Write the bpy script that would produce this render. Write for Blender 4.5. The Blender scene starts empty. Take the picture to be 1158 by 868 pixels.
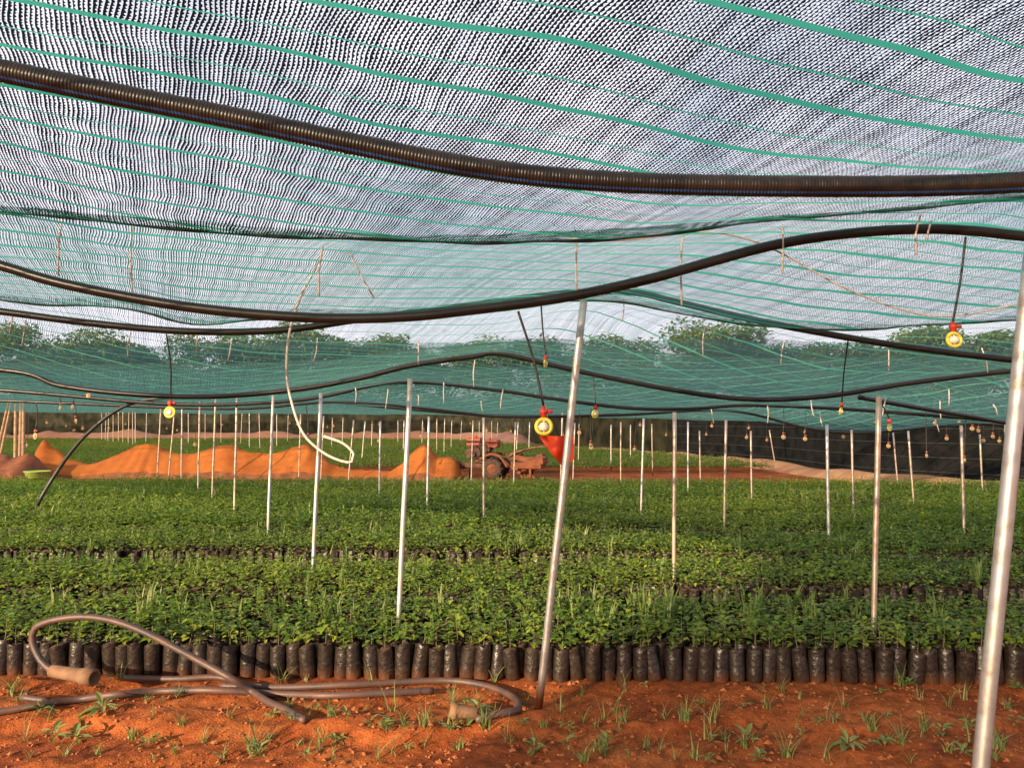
import bpy, math, random
import numpy as np
from mathutils import Vector, Matrix

random.seed(7)
RNG = np.random.default_rng(11)
S = bpy.context.scene
COL = S.collection
R = math.radians

# ------------------------------------------------------------------ camera
CAM_H, F = 1.46, 868.0
PITCH = math.atan(44 / F)
cd = bpy.data.cameras.new('camera')
cam = bpy.data.objects.new('camera', cd)
COL.objects.link(cam)
cam.location = (0, 0, CAM_H)
cam.rotation_euler = (R(90) + PITCH, 0, 0)
cd.sensor_width = 36
cd.lens = 36 * F / 1158
cd.clip_start = 0.05
cd.clip_end = 2000
S.camera = cam

CP, SP = math.cos(PITCH), math.sin(PITCH)


def ray(px, py):
    X, Y = (px - 579) / F, (434 - py) / F
    return X, CP - Y * SP, SP + Y * CP


def at(px, py, d):
    """point seen at (px, py) of the photograph, d metres away in depth"""
    x, y, z = ray(px, py)
    k = d / y
    return (x * k, d, CAM_H + z * k)


def on_ground(px, py, z=0.0):
    x, y, zz = ray(px, py)
    k = (z - CAM_H) / zz
    return (x * k, y * k, z)


# ------------------------------------------------------------------ helpers
def tag(o, label=None, cat=None, group=None, kind=None):
    if label: o['label'] = label
    if cat: o['category'] = cat
    if group: o['group'] = group
    if kind: o['kind'] = kind
    return o


def mesh_np(name, V, faces, mats, smooth=True, mi=None, uv=None, attr=None):
    """V (n,3); faces: list of index arrays, each (m,3) or (m,4)"""
    me = bpy.data.meshes.new(name)
    V = np.asarray(V, dtype=np.float32)
    faces = [np.asarray(f, dtype=np.int32) for f in faces if len(f)]
    loops = np.concatenate([f.ravel() for f in faces])
    tot = np.concatenate([np.full(len(f), f.shape[1], np.int32) for f in faces])
    start = np.concatenate([[0], np.cumsum(tot)[:-1]]).astype(np.int32)
    me.vertices.add(len(V)); me.vertices.foreach_set('co', V.ravel())
    me.loops.add(len(loops)); me.loops.foreach_set('vertex_index', loops)
    me.polygons.add(len(tot))
    me.polygons.foreach_set('loop_start', start)
    if mi is not None:
        me.polygons.foreach_set('material_index', np.asarray(mi, np.int32))
    me.polygons.foreach_set('use_smooth', np.full(len(tot), smooth, bool))
    for m in (mats if isinstance(mats, (list, tuple)) else [mats]):
        me.materials.append(m)
    me.update(calc_edges=True)
    if uv is not None:
        l = me.uv_layers.new(name='net')
        l.data.foreach_set('uv', np.asarray(uv, np.float32)[loops].ravel())
    if attr is not None:
        a = me.attributes.new('tint', 'FLOAT', 'POINT')
        a.data.foreach_set('value', np.asarray(attr, np.float32))
    me.validate()
    return me


def link(name, me, parent=None, loc=None):
    o = bpy.data.objects.new(name, me)
    COL.objects.link(o)
    if parent is not None: o.parent = parent
    if loc is not None: o.location = loc
    return o


def empty(name, loc, rz=0):
    o = bpy.data.objects.new(name, None)
    COL.objects.link(o)
    o.location = loc
    o.rotation_euler = (0, 0, rz)
    o.empty_display_size = 0.1
    return o


class MB:
    """collects simple shapes into one mesh"""
    def __init__(s): s.V = []; s.F = []; s.M = []; s.n = 0

    def add(s, V, faces, m=0):
        V = np.asarray(V, float)
        for f in faces:
            s.F.append([int(i) + s.n for i in f]); s.M.append(m)
        s.V.append(V); s.n += len(V)

    def box(s, c, size, rot=None, m=0, bev=0.12):
        sx, sy, sz = [k / 2 for k in size]
        b = min(sx, sy, sz) * bev * 2
        pts = []
        for z, i in ((-sz, b), (-sz + b, 0), (sz - b, 0), (sz, b)):
            for x, y in ((-1, -1), (1, -1), (1, 1), (-1, 1)):
                pts.append((x * (sx - i), y * (sy - i), z))
        fs = [(3, 2, 1, 0), (12, 13, 14, 15)]
        for k in range(3):
            for j in range(4):
                a = k * 4 + j; c2 = k * 4 + (j + 1) % 4
                fs.append((a, c2, c2 + 4, a + 4))
        P = np.array(pts)
        if rot is not None: P = P @ np.array(rot.to_matrix()).T
        s.add(P + np.array(c), fs, m)

    def tube(s, pts, r, seg=8, m=0, cap=True):
        V, fs = tube_arrays(pts, r, seg, cap)
        s.add(V, fs, m)

    def ring(s, c, axis, R0, r, n=20, seg=8, m=0):
        ax = Vector(axis).normalized()
        u = ax.orthogonal().normalized(); v = ax.cross(u)
        V = []; fs = []
        for i in range(n):
            a = 2 * math.pi * i / n
            rad = u * math.cos(a) + v * math.sin(a)
            for j in range(seg):
                b = 2 * math.pi * j / seg
                V.append(Vector(c) + rad * (R0 + r * math.cos(b)) + ax * (r * math.sin(b)))
        for i in range(n):
            for j in range(seg):
                fs.append((i * seg + j, ((i + 1) % n) * seg + j, ((i + 1) % n) * seg + (j + 1) % seg, i * seg + (j + 1) % seg))
        s.add([tuple(p) for p in V], fs, m)

    def lathe(s, prof, c=(0, 0, 0), seg=14, m=0, rot=None):
        V = []; fs = []
        for (r, z) in prof:
            for j in range(seg):
                a = 2 * math.pi * j / seg
                V.append((r * math.cos(a), r * math.sin(a), z))
        for i in range(len(prof) - 1):
            for j in range(seg):
                fs.append((i * seg + j, i * seg + (j + 1) % seg, (i + 1) * seg + (j + 1) % seg, (i + 1) * seg + j))
        fs.append(tuple(range(seg - 1, -1, -1)))
        k = (len(prof) - 1) * seg
        fs.append(tuple(range(k, k + seg)))
        P = np.array(V)
        if rot is not None: P = P @ np.array(rot.to_matrix()).T
        s.add(P + np.array(c), fs, m)

    def mesh(s, name, mats, smooth=True, attr=None):
        me = bpy.data.meshes.new(name)
        me.from_pydata([tuple(p) for p in np.concatenate(s.V)], [], s.F)
        for m in (mats if isinstance(mats, (list, tuple)) else [mats]): me.materials.append(m)
        me.polygons.foreach_set('material_index', s.M)
        me.polygons.foreach_set('use_smooth', [smooth] * len(s.F))
        if attr is not None:
            a = me.attributes.new('tint', 'FLOAT', 'POINT')
            a.data.foreach_set('value', np.full(len(me.vertices), attr, np.float32))
        me.update()
        return me


def catmull(P, step):
    P = np.asarray(P, float)
    E = np.vstack([2 * P[0] - P[1], P, 2 * P[-1] - P[-2]])
    out = []
    for i in range(1, len(E) - 2):
        p0, p1, p2, p3 = E[i - 1], E[i], E[i + 1], E[i + 2]
        n = max(1, int(np.linalg.norm(p2 - p1) / step))
        t = np.linspace(0, 1, n, endpoint=False)[:, None]
        out.append(.5 * (2 * p1 + (p2 - p0) * t + (2 * p0 - 5 * p1 + 4 * p2 - p3) * t ** 2 + (3 * p1 - p0 - 3 * p2 + p3) * t ** 3))
    out.append(E[-2][None])
    return np.concatenate(out)


def tube_arrays(pts, r, seg=8, cap=True):
    P = np.asarray(pts, float); n = len(P)
    r = np.broadcast_to(np.asarray(r, float), (n,))
    T = np.gradient(P, axis=0); T /= np.linalg.norm(T, axis=1)[:, None] + 1e-12
    ref = np.array([0, 0, 1.0]) if abs(T[0, 2]) < .9 else np.array([1.0, 0, 0])
    N = np.zeros_like(P)
    nrm = ref - T[0] * (ref @ T[0]); nrm /= np.linalg.norm(nrm)
    for i in range(n):
        nrm = nrm - T[i] * (nrm @ T[i]); nrm /= np.linalg.norm(nrm) + 1e-12
        N[i] = nrm
    B = np.cross(T, N)
    a = np.linspace(0, 2 * np.pi, seg, endpoint=False)
    V = P[:, None, :] + r[:, None, None] * (N[:, None, :] * np.cos(a)[None, :, None] + B[:, None, :] * np.sin(a)[None, :, None])
    V = V.reshape(-1, 3)
    i = np.arange(n - 1)[:, None] * seg; j = np.arange(seg)[None]; j2 = (j + 1) % seg
    F4 = np.stack([i + j, i + j2, i + seg + j2, i + seg + j], -1).reshape(-1, 4)
    fs = [tuple(f) for f in F4]
    if cap:
        fs.append(tuple(range(seg - 1, -1, -1))); fs.append(tuple(range((n - 1) * seg, n * seg)))
    return V, fs


# ------------------------------------------------------------------ materials
def mat(name):
    m = bpy.data.materials.new(name); m.use_nodes = True
    nt = m.node_tree; nt.nodes.clear()
    out = nt.nodes.new('ShaderNodeOutputMaterial')
    return m, nt, out


def N(nt, t, **kw):
    n = nt.nodes.new(t)
    for k, v in kw.items():
        if k in n.bl_rna.properties: setattr(n, k, v)
        else: n.inputs[k.replace('_', ' ')].default_value = v
    return n


def math_n(nt, op, a, b=None, c=None):
    n = nt.nodes.new('ShaderNodeMath'); n.operation = op
    for i, v in enumerate((a, b, c)):
        if v is None: continue
        if isinstance(v, (int, float)): n.inputs[i].default_value = v
        else: nt.links.new(v, n.inputs[i])
    return n.outputs[0]


def mixc(nt, f, a, b, blend='MIX'):
    n = nt.nodes.new('ShaderNodeMix'); n.data_type = 'RGBA'; n.blend_type = blend
    for s, v in ((n.inputs[0], f), (n.inputs[6], a), (n.inputs[7], b)):
        if isinstance(v, (int, float)): s.default_value = v
        elif isinstance(v, tuple): s.default_value = (*v, 1)
        else: nt.links.new(v, s)
    return n.outputs[2]


def ramp(nt, f, stops):
    n = nt.nodes.new('ShaderNodeValToRGB')
    e = n.color_ramp.elements
    while len(e) < len(stops): e.new(0.5)
    for k, (p, c) in enumerate(stops):
        e[k].position = p; e[k].color = (*c, 1)
    nt.links.new(f, n.inputs[0])
    return n.outputs[0]


def noise(nt, scale, detail=3, vec=None, rough=.55, dim='3D'):
    n = nt.nodes.new('ShaderNodeTexNoise'); n.inputs['Scale'].default_value = scale
    n.inputs['Detail'].default_value = detail; n.inputs['Roughness'].default_value = rough
    if vec is not None: nt.links.new(vec, n.inputs['Vector'])
    return n.outputs[0]


def objco(nt): return nt.nodes.new('ShaderNodeTexCoord').outputs['Object']


def simple(name, c1, c2=None, scale=6, rough=.6, metal=0, bump=0, bscale=60, spec=.5, trans=0):
    m, nt, out = mat(name)
    b = N(nt, 'ShaderNodeBsdfPrincipled')
    co = objco(nt)
    if c2 is None: c2 = tuple(k * .7 for k in c1)
    f = noise(nt, scale, 4, co)
    cr = ramp(nt, f, [(.35, c1), (.65, c2)])
    nt.links.new(cr, b.inputs['Base Color'])
    b.inputs['Roughness'].default_value = rough
    b.inputs['Metallic'].default_value = metal
    b.inputs['Specular IOR Level'].default_value = spec
    if bump:
        bn = N(nt, 'ShaderNodeBump'); bn.inputs['Strength'].default_value = bump; bn.inputs['Distance'].default_value = .01
        nt.links.new(noise(nt, bscale, 4, co), bn.inputs['Height'])
        nt.links.new(bn.outputs[0], b.inputs['Normal'])
    sh = b.outputs[0]
    if trans:
        t = N(nt, 'ShaderNodeBsdfTranslucent'); nt.links.new(cr, t.inputs[0])
        mx = N(nt, 'ShaderNodeMixShader'); mx.inputs[0].default_value = trans
        nt.links.new(sh, mx.inputs[1]); nt.links.new(t.outputs[0], mx.inputs[2]); sh = mx.outputs[0]
    nt.links.new(sh, out.inputs[0])
    return m


def leaf_mat(name, dark, mid, light, trans=.4, rough=.45):
    m, nt, out = mat(name)
    g = nt.nodes.new('ShaderNodeNewGeometry')
    at_ = nt.nodes.new('ShaderNodeAttribute'); at_.attribute_name = 'tint'
    f = math_n(nt, 'ADD', math_n(nt, 'MULTIPLY', g.outputs['Random Per Island'], .55), math_n(nt, 'MULTIPLY', at_.outputs['Fac'], .5))
    c = ramp(nt, f, [(.05, dark), (.45, mid), (.95, light)])
    b = N(nt, 'ShaderNodeBsdfPrincipled')
    nt.links.new(c, b.inputs['Base Color']); b.inputs['Roughness'].default_value = rough
    b.inputs['Specular IOR Level'].default_value = .35
    t = N(nt, 'ShaderNodeBsdfTranslucent')
    nt.links.new(mixc(nt, .5, c, (.25, .4, .03), 'MIX'), t.inputs[0])
    mx = N(nt, 'ShaderNodeMixShader'); mx.inputs[0].default_value = trans
    nt.links.new(b.outputs[0], mx.inputs[1]); nt.links.new(t.outputs[0], mx.inputs[2])
    nt.links.new(mx.outputs[0], out.inputs[0])
    return m


def net_mat(name, dark, weave, band, pitch=.0118, cover=.50, bandpitch=.26, bandw=.085, thin=True, patchy=.4, weavew=.11):
    """knitted shade cloth: dark tapes one way, thin weave the other, green selvage bands"""
    m, nt, out = mat(name)
    uv = nt.nodes.new('ShaderNodeUVMap'); uv.uv_map = 'net'
    sep = nt.nodes.new('ShaderNodeSeparateXYZ'); nt.links.new(uv.outputs[0], sep.inputs[0])
    u, v = sep.outputs[0], sep.outputs[1]
    n1 = noise(nt, 2.2, 2, uv.outputs[0]); n2 = noise(nt, 26, 2, uv.outputs[0])
    du = math_n(nt, 'ADD', math_n(nt, 'MULTIPLY', math_n(nt, 'SUBTRACT', n1, .5), .075), math_n(nt, 'MULTIPLY', math_n(nt, 'SUBTRACT', n2, .5), .005))
    u2 = math_n(nt, 'ADD', u, du)
    vb = math_n(nt, 'ADD', v, math_n(nt, 'MULTIPLY', math_n(nt, 'SUBTRACT', noise(nt, 1.3, 1, uv.outputs[0]), .5), .09))
    fu = math_n(nt, 'FRACT', math_n(nt, 'DIVIDE', u2, pitch))
    # width of the tape swells along its length (knots)
    sn = math_n(nt, 'SINE', math_n(nt, 'ADD', math_n(nt, 'MULTIPLY', v, 2 * math.pi / .017), math_n(nt, 'ADD', math_n(nt, 'MULTIPLY', n2, 9), math_n(nt, 'MULTIPLY', math_n(nt, 'FLOOR', math_n(nt, 'DIVIDE', u2, pitch)), 2.2))))
    big = noise(nt, 9, 3, uv.outputs[0])
    w = math_n(nt, 'ADD', math_n(nt, 'ADD', cover, math_n(nt, 'MULTIPLY', sn, .17)), math_n(nt, 'MULTIPLY', math_n(nt, 'SUBTRACT', big, .5), patchy))
    wn = nt.nodes.new('ShaderNodeTexWhiteNoise'); wn.noise_dimensions = '1D'
    nt.links.new(math_n(nt, 'FLOOR', math_n(nt, 'DIVIDE', u2, pitch)), wn.inputs['W'])
    w = math_n(nt, 'ADD', w, math_n(nt, 'MULTIPLY', math_n(nt, 'SUBTRACT', wn.outputs[0], .5), .22))
    a1 = math_n(nt, 'LESS_THAN', fu, w)
    fv = math_n(nt, 'FRACT', math_n(nt, 'DIVIDE', math_n(nt, 'ADD', vb, math_n(nt, 'MULTIPLY', n2, .006)), .0105))
    a2 = math_n(nt, 'LESS_THAN', fv, weavew)
    fb = math_n(nt, 'FRACT', math_n(nt, 'DIVIDE', vb, bandpitch))
    bnd = math_n(nt, 'LESS_THAN', fb, bandw)
    fb2 = math_n(nt, 'FRACT', math_n(nt, 'ADD', math_n(nt, 'DIVIDE', vb, bandpitch), .42))
    bnd2 = math_n(nt, 'MULTIPLY', math_n(nt, 'LESS_THAN', fb2, bandw * .3), 1.0)
    bb = math_n(nt, 'MAXIMUM', bnd, bnd2) if thin else bnd
    alpha = math_n(nt, 'MAXIMUM', math_n(nt, 'MAXIMUM', a1, a2), bb)
    c = mixc(nt, a1, weave, dark)
    c = mixc(nt, bb, c, band)
    d = N(nt, 'ShaderNodeBsdfDiffuse'); nt.links.new(c, d.inputs[0])
    t = N(nt, 'ShaderNodeBsdfTranslucent'); nt.links.new(c, t.inputs[0])
    mx = N(nt, 'ShaderNodeMixShader'); mx.inputs[0].default_value = .45
    nt.links.new(d.outputs[0], mx.inputs[1]); nt.links.new(t.outputs[0], mx.inputs[2])
    tr = N(nt, 'ShaderNodeBsdfTransparent')
    m2 = N(nt, 'ShaderNodeMixShader'); nt.links.new(alpha, m2.inputs[0])
    nt.links.new(tr.outputs[0], m2.inputs[1]); nt.links.new(mx.outputs[0], m2.inputs[2])
    nt.links.new(m2.outputs[0], out.inputs[0])
    return m


def soil_mat():
    m, nt, out = mat('red_soil')
    co = objco(nt)
    b = N(nt, 'ShaderNodeBsdfPrincipled')
    f1 = noise(nt, 1.6, 5, co); f2 = noise(nt, 14, 6, co, .65); f3 = noise(nt, 120, 3, co)
    c = ramp(nt, f1, [(.3, (.22, .050, .016)), (.55, (.38, .102, .029)), (.75, (.49, .165, .052))])
    c2 = ramp(nt, f2, [(.34, (.30, .26, .24)), (.60, (1, 1, 1))])
    c = mixc(nt, .75, c, c2, 'MULTIPLY')
    c3 = ramp(nt, f3, [(.35, (.7, .66, .62)), (.65, (1.1, 1.08, 1.05))])
    c = mixc(nt, .6, c, c3, 'MULTIPLY')
    nt.links.new(c, b.inputs['Base Color']); b.inputs['Roughness'].default_value = .95
    b.inputs['Specular IOR Level'].default_value = .15
    bn = N(nt, 'ShaderNodeBump'); bn.inputs['Strength'].default_value = .9; bn.inputs['Distance'].default_value = .02
    h = math_n(nt, 'ADD', math_n(nt, 'MULTIPLY', f2, 1.0), math_n(nt, 'MULTIPLY', f3, .35))
    nt.links.new(h, bn.inputs['Height']); nt.links.new(bn.outputs[0], b.inputs['Normal'])
    nt.links.new(b.outputs[0], out.inputs[0])
    return m


def bag_mat():
    m, nt, out = mat('bag_plastic')
    co = objco(nt)
    oi = nt.nodes.new('ShaderNodeObjectInfo')
    b = N(nt, 'ShaderNodeBsdfPrincipled')
    f = noise(nt, 30, 4, co)
    c = ramp(nt, f, [(.35, (.011, .008, .007)), (.7, (.033, .020, .015))])
    # splashed soil towards the foot of each bag
    sp = nt.nodes.new('ShaderNodeSeparateXYZ'); nt.links.new(co, sp.inputs[0])
    k = math_n(nt, 'SUBTRACT', 1.0, math_n(nt, 'MULTIPLY', sp.outputs[2], 14))
    k = math_n(nt, 'MULTIPLY', math_n(nt, 'MAXIMUM', k, 0), math_n(nt, 'ADD', math_n(nt, 'MULTIPLY', oi.outputs['Random'], .45), .05))
    c = mixc(nt, k, c, (.22, .075, .03))
    nt.links.new(c, b.inputs['Base Color'])
    b.inputs['Roughness'].default_value = .35; b.inputs['Specular IOR Level'].default_value = .6
    bn = N(nt, 'ShaderNodeBump'); bn.inputs['Strength'].default_value = .55; bn.inputs['Distance'].default_value = .012
    mp = N(nt, 'ShaderNodeMapping'); mp.inputs['Scale'].default_value = (1, 1, .9); nt.links.new(co, mp.inputs[0])
    nt.links.new(noise(nt, 36, 3, mp.outputs[0]), bn.inputs['Height']); nt.links.new(bn.outputs[0], b.inputs['Normal'])
    nt.links.new(b.outputs[0], out.inputs[0])
    return m


def steel_mat(name, rust=.5, base=(.62, .60, .57)):
    m, nt, out = mat(name)
    co = objco(nt)
    b = N(nt, 'ShaderNodeBsdfPrincipled')
    f = noise(nt, 5, 6, co, .7)
    c = ramp(nt, f, [(.40 + .2 * (1 - rust), base), (.72, (.30, .15, .075))])
    sp = nt.nodes.new('ShaderNodeSeparateXYZ'); nt.links.new(co, sp.inputs[0])
    mud = math_n(nt, 'MULTIPLY', math_n(nt, 'SUBTRACT', math_n(nt, 'ADD', .10, math_n(nt, 'MULTIPLY', f, .22)), sp.outputs[2]), 9)
    mn = nt.nodes.new('ShaderNodeClamp'); nt.links.new(mud, mn.inputs[0])
    c = mixc(nt, mn.outputs[0], c, (.24, .075, .028))
    nt.links.new(c, b.inputs['Base Color'])
    b.inputs['Metallic'].default_value = .8
    nt.links.new(ramp(nt, f, [(.4, (.33,) * 3), (.7, (.75,) * 3)]), b.inputs['Roughness'])
    nt.links.new(b.outputs[0], out.inputs[0])
    return m


M = {}
M['soil'] = soil_mat()
M['bank'] = simple('sandy_soil', (.38, .21, .11), (.27, .12, .06), 1.2, .95, bump=.6, bscale=8)
M['pinkbank'] = simple('pink_soil', (.26, .13, .085), (.20, .085, .055), .3, .95)
M['clod'] = simple('clod_soil', (.22, .060, .020), (.34, .11, .036), 30, .95, bump=.5)
M['bag'] = bag_mat()
M['potsoil'] = simple('potting_soil', (.045, .022, .014), (.09, .04, .022), 80, .95, bump=.6, bscale=150)
M['stem'] = simple('green_stem', (.09, .10, .03), (.12, .09, .04), 30, .7)
M['leaf'] = leaf_mat('seedling_leaf', (.032, .085, .013), (.125, .215, .025), (.33, .37, .04))
M['weed'] = leaf_mat('weed_leaf', (.08, .13, .035), (.16, .21, .065), (.30, .31, .13))
M['tree'] = leaf_mat('tree_leaf', (.045, .09, .02), (.11, .165, .03), (.21, .21, .055), .3)
M['bark'] = simple('bark', (.12, .085, .06), (.07, .05, .035), 9, .9, bump=.6)
M['net'] = net_mat('shade_cloth', (.013, .019, .022), (.09, .30, .26), (.07, .50, .36), cover=.56, thin=True, weavew=.16, patchy=.5)
M['netfar'] = net_mat('shade_cloth_deep', (.075, .165, .165), (.15, .29, .28), (.16, .60, .38), cover=.37, bandpitch=.30, bandw=.05, patchy=.22)
M['netmid'] = net_mat('shade_cloth_mid', (.024, .100, .088), (.12, .36, .31), (.09, .52, .37), cover=.52, bandw=.13, weavew=.26)
M['hem'] = simple('net_hem', (.02, .07, .045), (.012, .03, .02), 30, .9)
M['netwall'] = simple('black_wall_net', (.007, .008, .009), (.018, .018, .019), 2.5, .9, bump=.3, bscale=3, spec=.05)
M['wallline'] = simple('grey_net_thread', (.06, .06, .062), None, 8, .8)
M['pipe'] = simple('black_pipe', (.008, .008, .008), (.014, .012, .011), 12, .33)
M['ribpipe'] = simple('ribbed_pipe', (.012, .010, .009), (.028, .019, .015), 14, .34)
M['blue'] = simple('blue_stripe', (.03, .14, .45), (.02, .08, .28), 40, .5)
M['tube'] = simple('black_tube', (.018, .018, .018), (.03, .028, .026), 40, .5)
M['yellow'] = simple('yellow_ring', (.80, .66, .05), (.66, .58, .08), 20, .45)
M['palering'] = simple('pale_ring', (.44, .32, .16), (.42, .25, .14), 9, .5)
M['white'] = simple('white_plastic', (.80, .76, .68), (.66, .60, .50), 40, .5)
M['red'] = simple('red_plastic', (.62, .05, .03), (.45, .04, .03), 30, .5)
M['oldred'] = simple('faded_valve', (.30, .09, .06), (.18, .06, .05), 20, .7)
M['redflag'] = simple('red_sheet', (.85, .085, .022), (.72, .05, .016), 8, .5, trans=.5)
M['cord'] = simple('pale_cord', (.60, .53, .49), (.46, .38, .34), 60, .8)
M['steel'] = steel_mat('galvanised_steel', .5)
M['rusty'] = steel_mat('weathered_steel', .75, (.60, .50, .42))
M['hose'] = simple('dusty_hose', (.045, .028, .027), (.10, .045, .032), 8, .55, bump=.2, bscale=40)
M['clay'] = simple('clay_fitting', (.20, .105, .055), (.12, .055, .03), 12, .8)
M['orange'] = simple('orange_cloth', (.60, .185, .028), (.46, .12, .018), 1.6, .8, trans=.3, bump=.4, bscale=5)
M['tirered'] = simple('faded_red_paint', (.40, .05, .022), (.22, .045, .022), 7, .5)
M['iron'] = simple('dirty_iron', (.05, .025, .018), (.15, .055, .026), 10, .7)
M['mud_shade'] = simple('mud_and_foot_shade', (.26, .085, .034), (.16, .052, .025), 6, .9)
M['tyre'] = simple('tyre_rubber', (.035, .026, .022), (.11, .05, .03), 12, .85)
M['barrel'] = simple('yellow_barrel', (.58, .33, .06), (.42, .22, .05), 5, .55)
M['lime'] = simple('lime_plastic', (.42, .62, .14), (.32, .50, .10), 5, .5)
M['wood'] = simple('pale_wood', (.52, .36, .23), (.36, .22, .13), 9, .85, bump=.4)

# ------------------------------------------------------------------ ground
def fbm(x, y, seed, octs, base):
    r = np.random.default_rng(seed); out = np.zeros_like(x)
    amp = 1.0; f = base
    for _ in range(octs):
        for _k in range(4):
            a = r.uniform(0, 2 * np.pi); p = r.uniform(0, 6.28)
            out += amp * .25 * np.sin((x * np.cos(a) + y * np.sin(a)) * f * r.uniform(.7, 1.4) + p)
        amp *= .55; f *= 1.9
    return out


def gz(x, y):
    """height of the ground near the camera"""
    x = np.asarray(x, float); y = np.asarray(y, float)
    near = np.clip((4.45 - .03 * x - y) / .15, 0, 1) * np.clip((y + 1) / 1, 0, 1) * np.clip((6 - abs(x)) / 2, 0, 1)
    h = .030 * fbm(x, y, 3, 5, 3.0) + .015 * fbm(x, y, 5, 3, 22.0)
    # a low ledge in front of the bags, deeper on the left
    e = 3.74 + .06 * np.sin(x * 2.1) + .05 * np.sin(x * 5.3 + 1)
    led = np.clip((y - e) / .10, 0, 1); led = led * led * (3 - 2 * led)
    h = h - .05 * (1 - led) * np.clip((1.2 - x) / 1.5, .25, 1)
    h = h + .035 * np.exp(-((x - .13) ** 2 + (y - 3.83) ** 2) / .006)
    return near * h


def axis_pts(*segs):
    out = []
    for a, b, st in segs:
        out.append(np.arange(a, b - st * .3, st))
    out.append([segs[-1][1]])
    return np.concatenate(out)


gx = axis_pts((-900, -60, 60), (-60, -8, 4), (-8, -3.6, .4), (-3.6, 3.6, .026), (3.6, 8, .4), (8, 60, 4), (60, 900, 60))
gy = axis_pts((-300, -20, 40), (-20, 0, 2), (0, 2, .25), (2, 4.7, .022), (4.7, 8, .3), (8, 60, 4), (60, 1500, 80))
XX, YY = np.meshgrid(gx, gy)
ZZ = gz(XX, YY)
nx, ny = len(gx), len(gy)
i = np.arange(ny - 1)[:, None] * nx; j = np.arange(nx - 1)[None]
GF = np.stack([i + j, i + j + 1, i + nx + j + 1, i + nx + j], -1).reshape(-1, 4)
tag(link('ground', mesh_np('ground', np.stack([XX, YY, ZZ], -1).reshape(-1, 3), [GF], M['soil'])), kind='structure')

# ------------------------------------------------------------------ net sheets
def interp_curve(c, px):
    xs = [p[0] for p in c]; ys = [p[1] for p in c]
    # smooth the piecewise-linear trace a little
    w = np.array([-28, -14, 0, 14, 28.])
    return np.mean([np.interp(px + k, xs, ys) for k in w], axis=0)


NB, NT = R(18), R(25)


def net_uv(P):
    x, y = P[:, 0], P[:, 1]
    return np.stack([x * math.cos(NT) + y * math.sin(NT), -x * math.sin(NB) + y * math.cos(NB)], -1)


def loft(curves, nsub, ncol, pxa=-520, pxb=1680, seed=1, ripple=.02):
    """curves: (trace, depth at left, depth at right, [px max])"""
    t = np.linspace(0, 1, ncol)
    rows = []
    for c in curves:
        tr, dl, dr = c[0], c[1], c[2]
        b = c[3] if len(c) > 3 else pxb
        px = pxa + (b - pxa) * t
        if isinstance(tr, tuple):      # ('w', y, z): given straight in the world
            rows.append(np.stack([dl + (dr - dl) * t, np.full(ncol, tr[1]), np.full(ncol, tr[2])], -1))
            continue
        py = interp_curve(tr, px)
        d = dl + (dr - dl) * np.clip(px / 1158, -.3, 1.3)
        X, Y, Z = ray(px, py); k = d / Y
        rows.append(np.stack([X * k, d, CAM_H + Z * k], -1))
    C = np.array(rows)
    out = []
    E = np.concatenate([2 * C[:1] - C[1:2], C, 2 * C[-1:] - C[-2:-1]])
    for q in range(1, len(E) - 2):
        for s in np.linspace(0, 1, nsub, endpoint=False):
            p0, p1, p2, p3 = E[q - 1:q + 3]
            out.append(.5 * (2 * p1 + (p2 - p0) * s + (2 * p0 - 5 * p1 + 4 * p2 - p3) * s ** 2 + (3 * p1 - p0 - 3 * p2 + p3) * s ** 3))
    out.append(E[-2])
    G = np.array(out)
    G[..., 2] += ripple * fbm(G[..., 0], G[..., 1], seed, 4, 2.4)
    return G


def sheet(name, G, material, label, hem_near=False, hem_far=True, hem_r=.007):
    nr, nc = G.shape[:2]
    P = G.reshape(-1, 3)
    i = np.arange(nr - 1)[:, None] * nc; j = np.arange(nc - 1)[None]
    Fq = np.stack([i + j, i + j + 1, i + nc + j + 1, i + nc + j], -1).reshape(-1, 4)
    o = link(name, mesh_np(name, P, [Fq], material, uv=net_uv(P)))
    tag(o, label, 'shade net', 'green shade nets of the roof')
    for flag, row in ((hem_near, 0), (hem_far, -1)):
        if flag:
            mb = MB(); mb.tube(G[row], hem_r * (1 + .35 * np.sin(np.arange(nc) * .7)), 6)
            link('hem', mb.mesh('hem', M['hem']), o)
    return o


hem1 = [(-2600, 215), (-520, 225), (0, 238), (130, 250), (330, 272), (500, 276), (700, 268), (900, 249), (1040, 238), (1158, 224), (1680, 190)]
mid1 = [(-520, 100), (0, 135), (400, 175), (800, 190), (1158, 175), (1680, 120)]
top1 = [(-520, -40), (0, -25), (1158, -20), (1680, -40)]
flat = lambda y: [(-520, y), (1680, y)]
sheet('shade_net', loft([(('w', -8.5, 2.45), -5.2, 6.5), (('w', -4.2, 2.46), -5.9, 6.0), (('w', -1.2, 2.44), -3.9, 5.0), (('w', .5, 2.46), -2.6, 4.5), (top1, 1.72, 1.72), (mid1, 2.5, 2.6), (hem1, 3.4, 3.5)], 14, 260, -760, 2600, seed=21, ripple=.018),  # rows behind the camera are unseen, added and shaped to shade the right foreground
      M['net'], 'nearest shade net strip overhead, dark threads and teal bands against white sky')
up = lambda c, k: [(a, b - k) for a, b in c]
hem2 = [(-520, 330), (0, 338), (40, 347), (110, 344), (170, 352), (216, 372), (260, 362), (340, 358), (420, 361), (500, 352), (600, 340), (690, 338), (760, 352), (850, 366), (950, 374), (1060, 368), (1158, 362), (1680, 345)]
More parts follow.
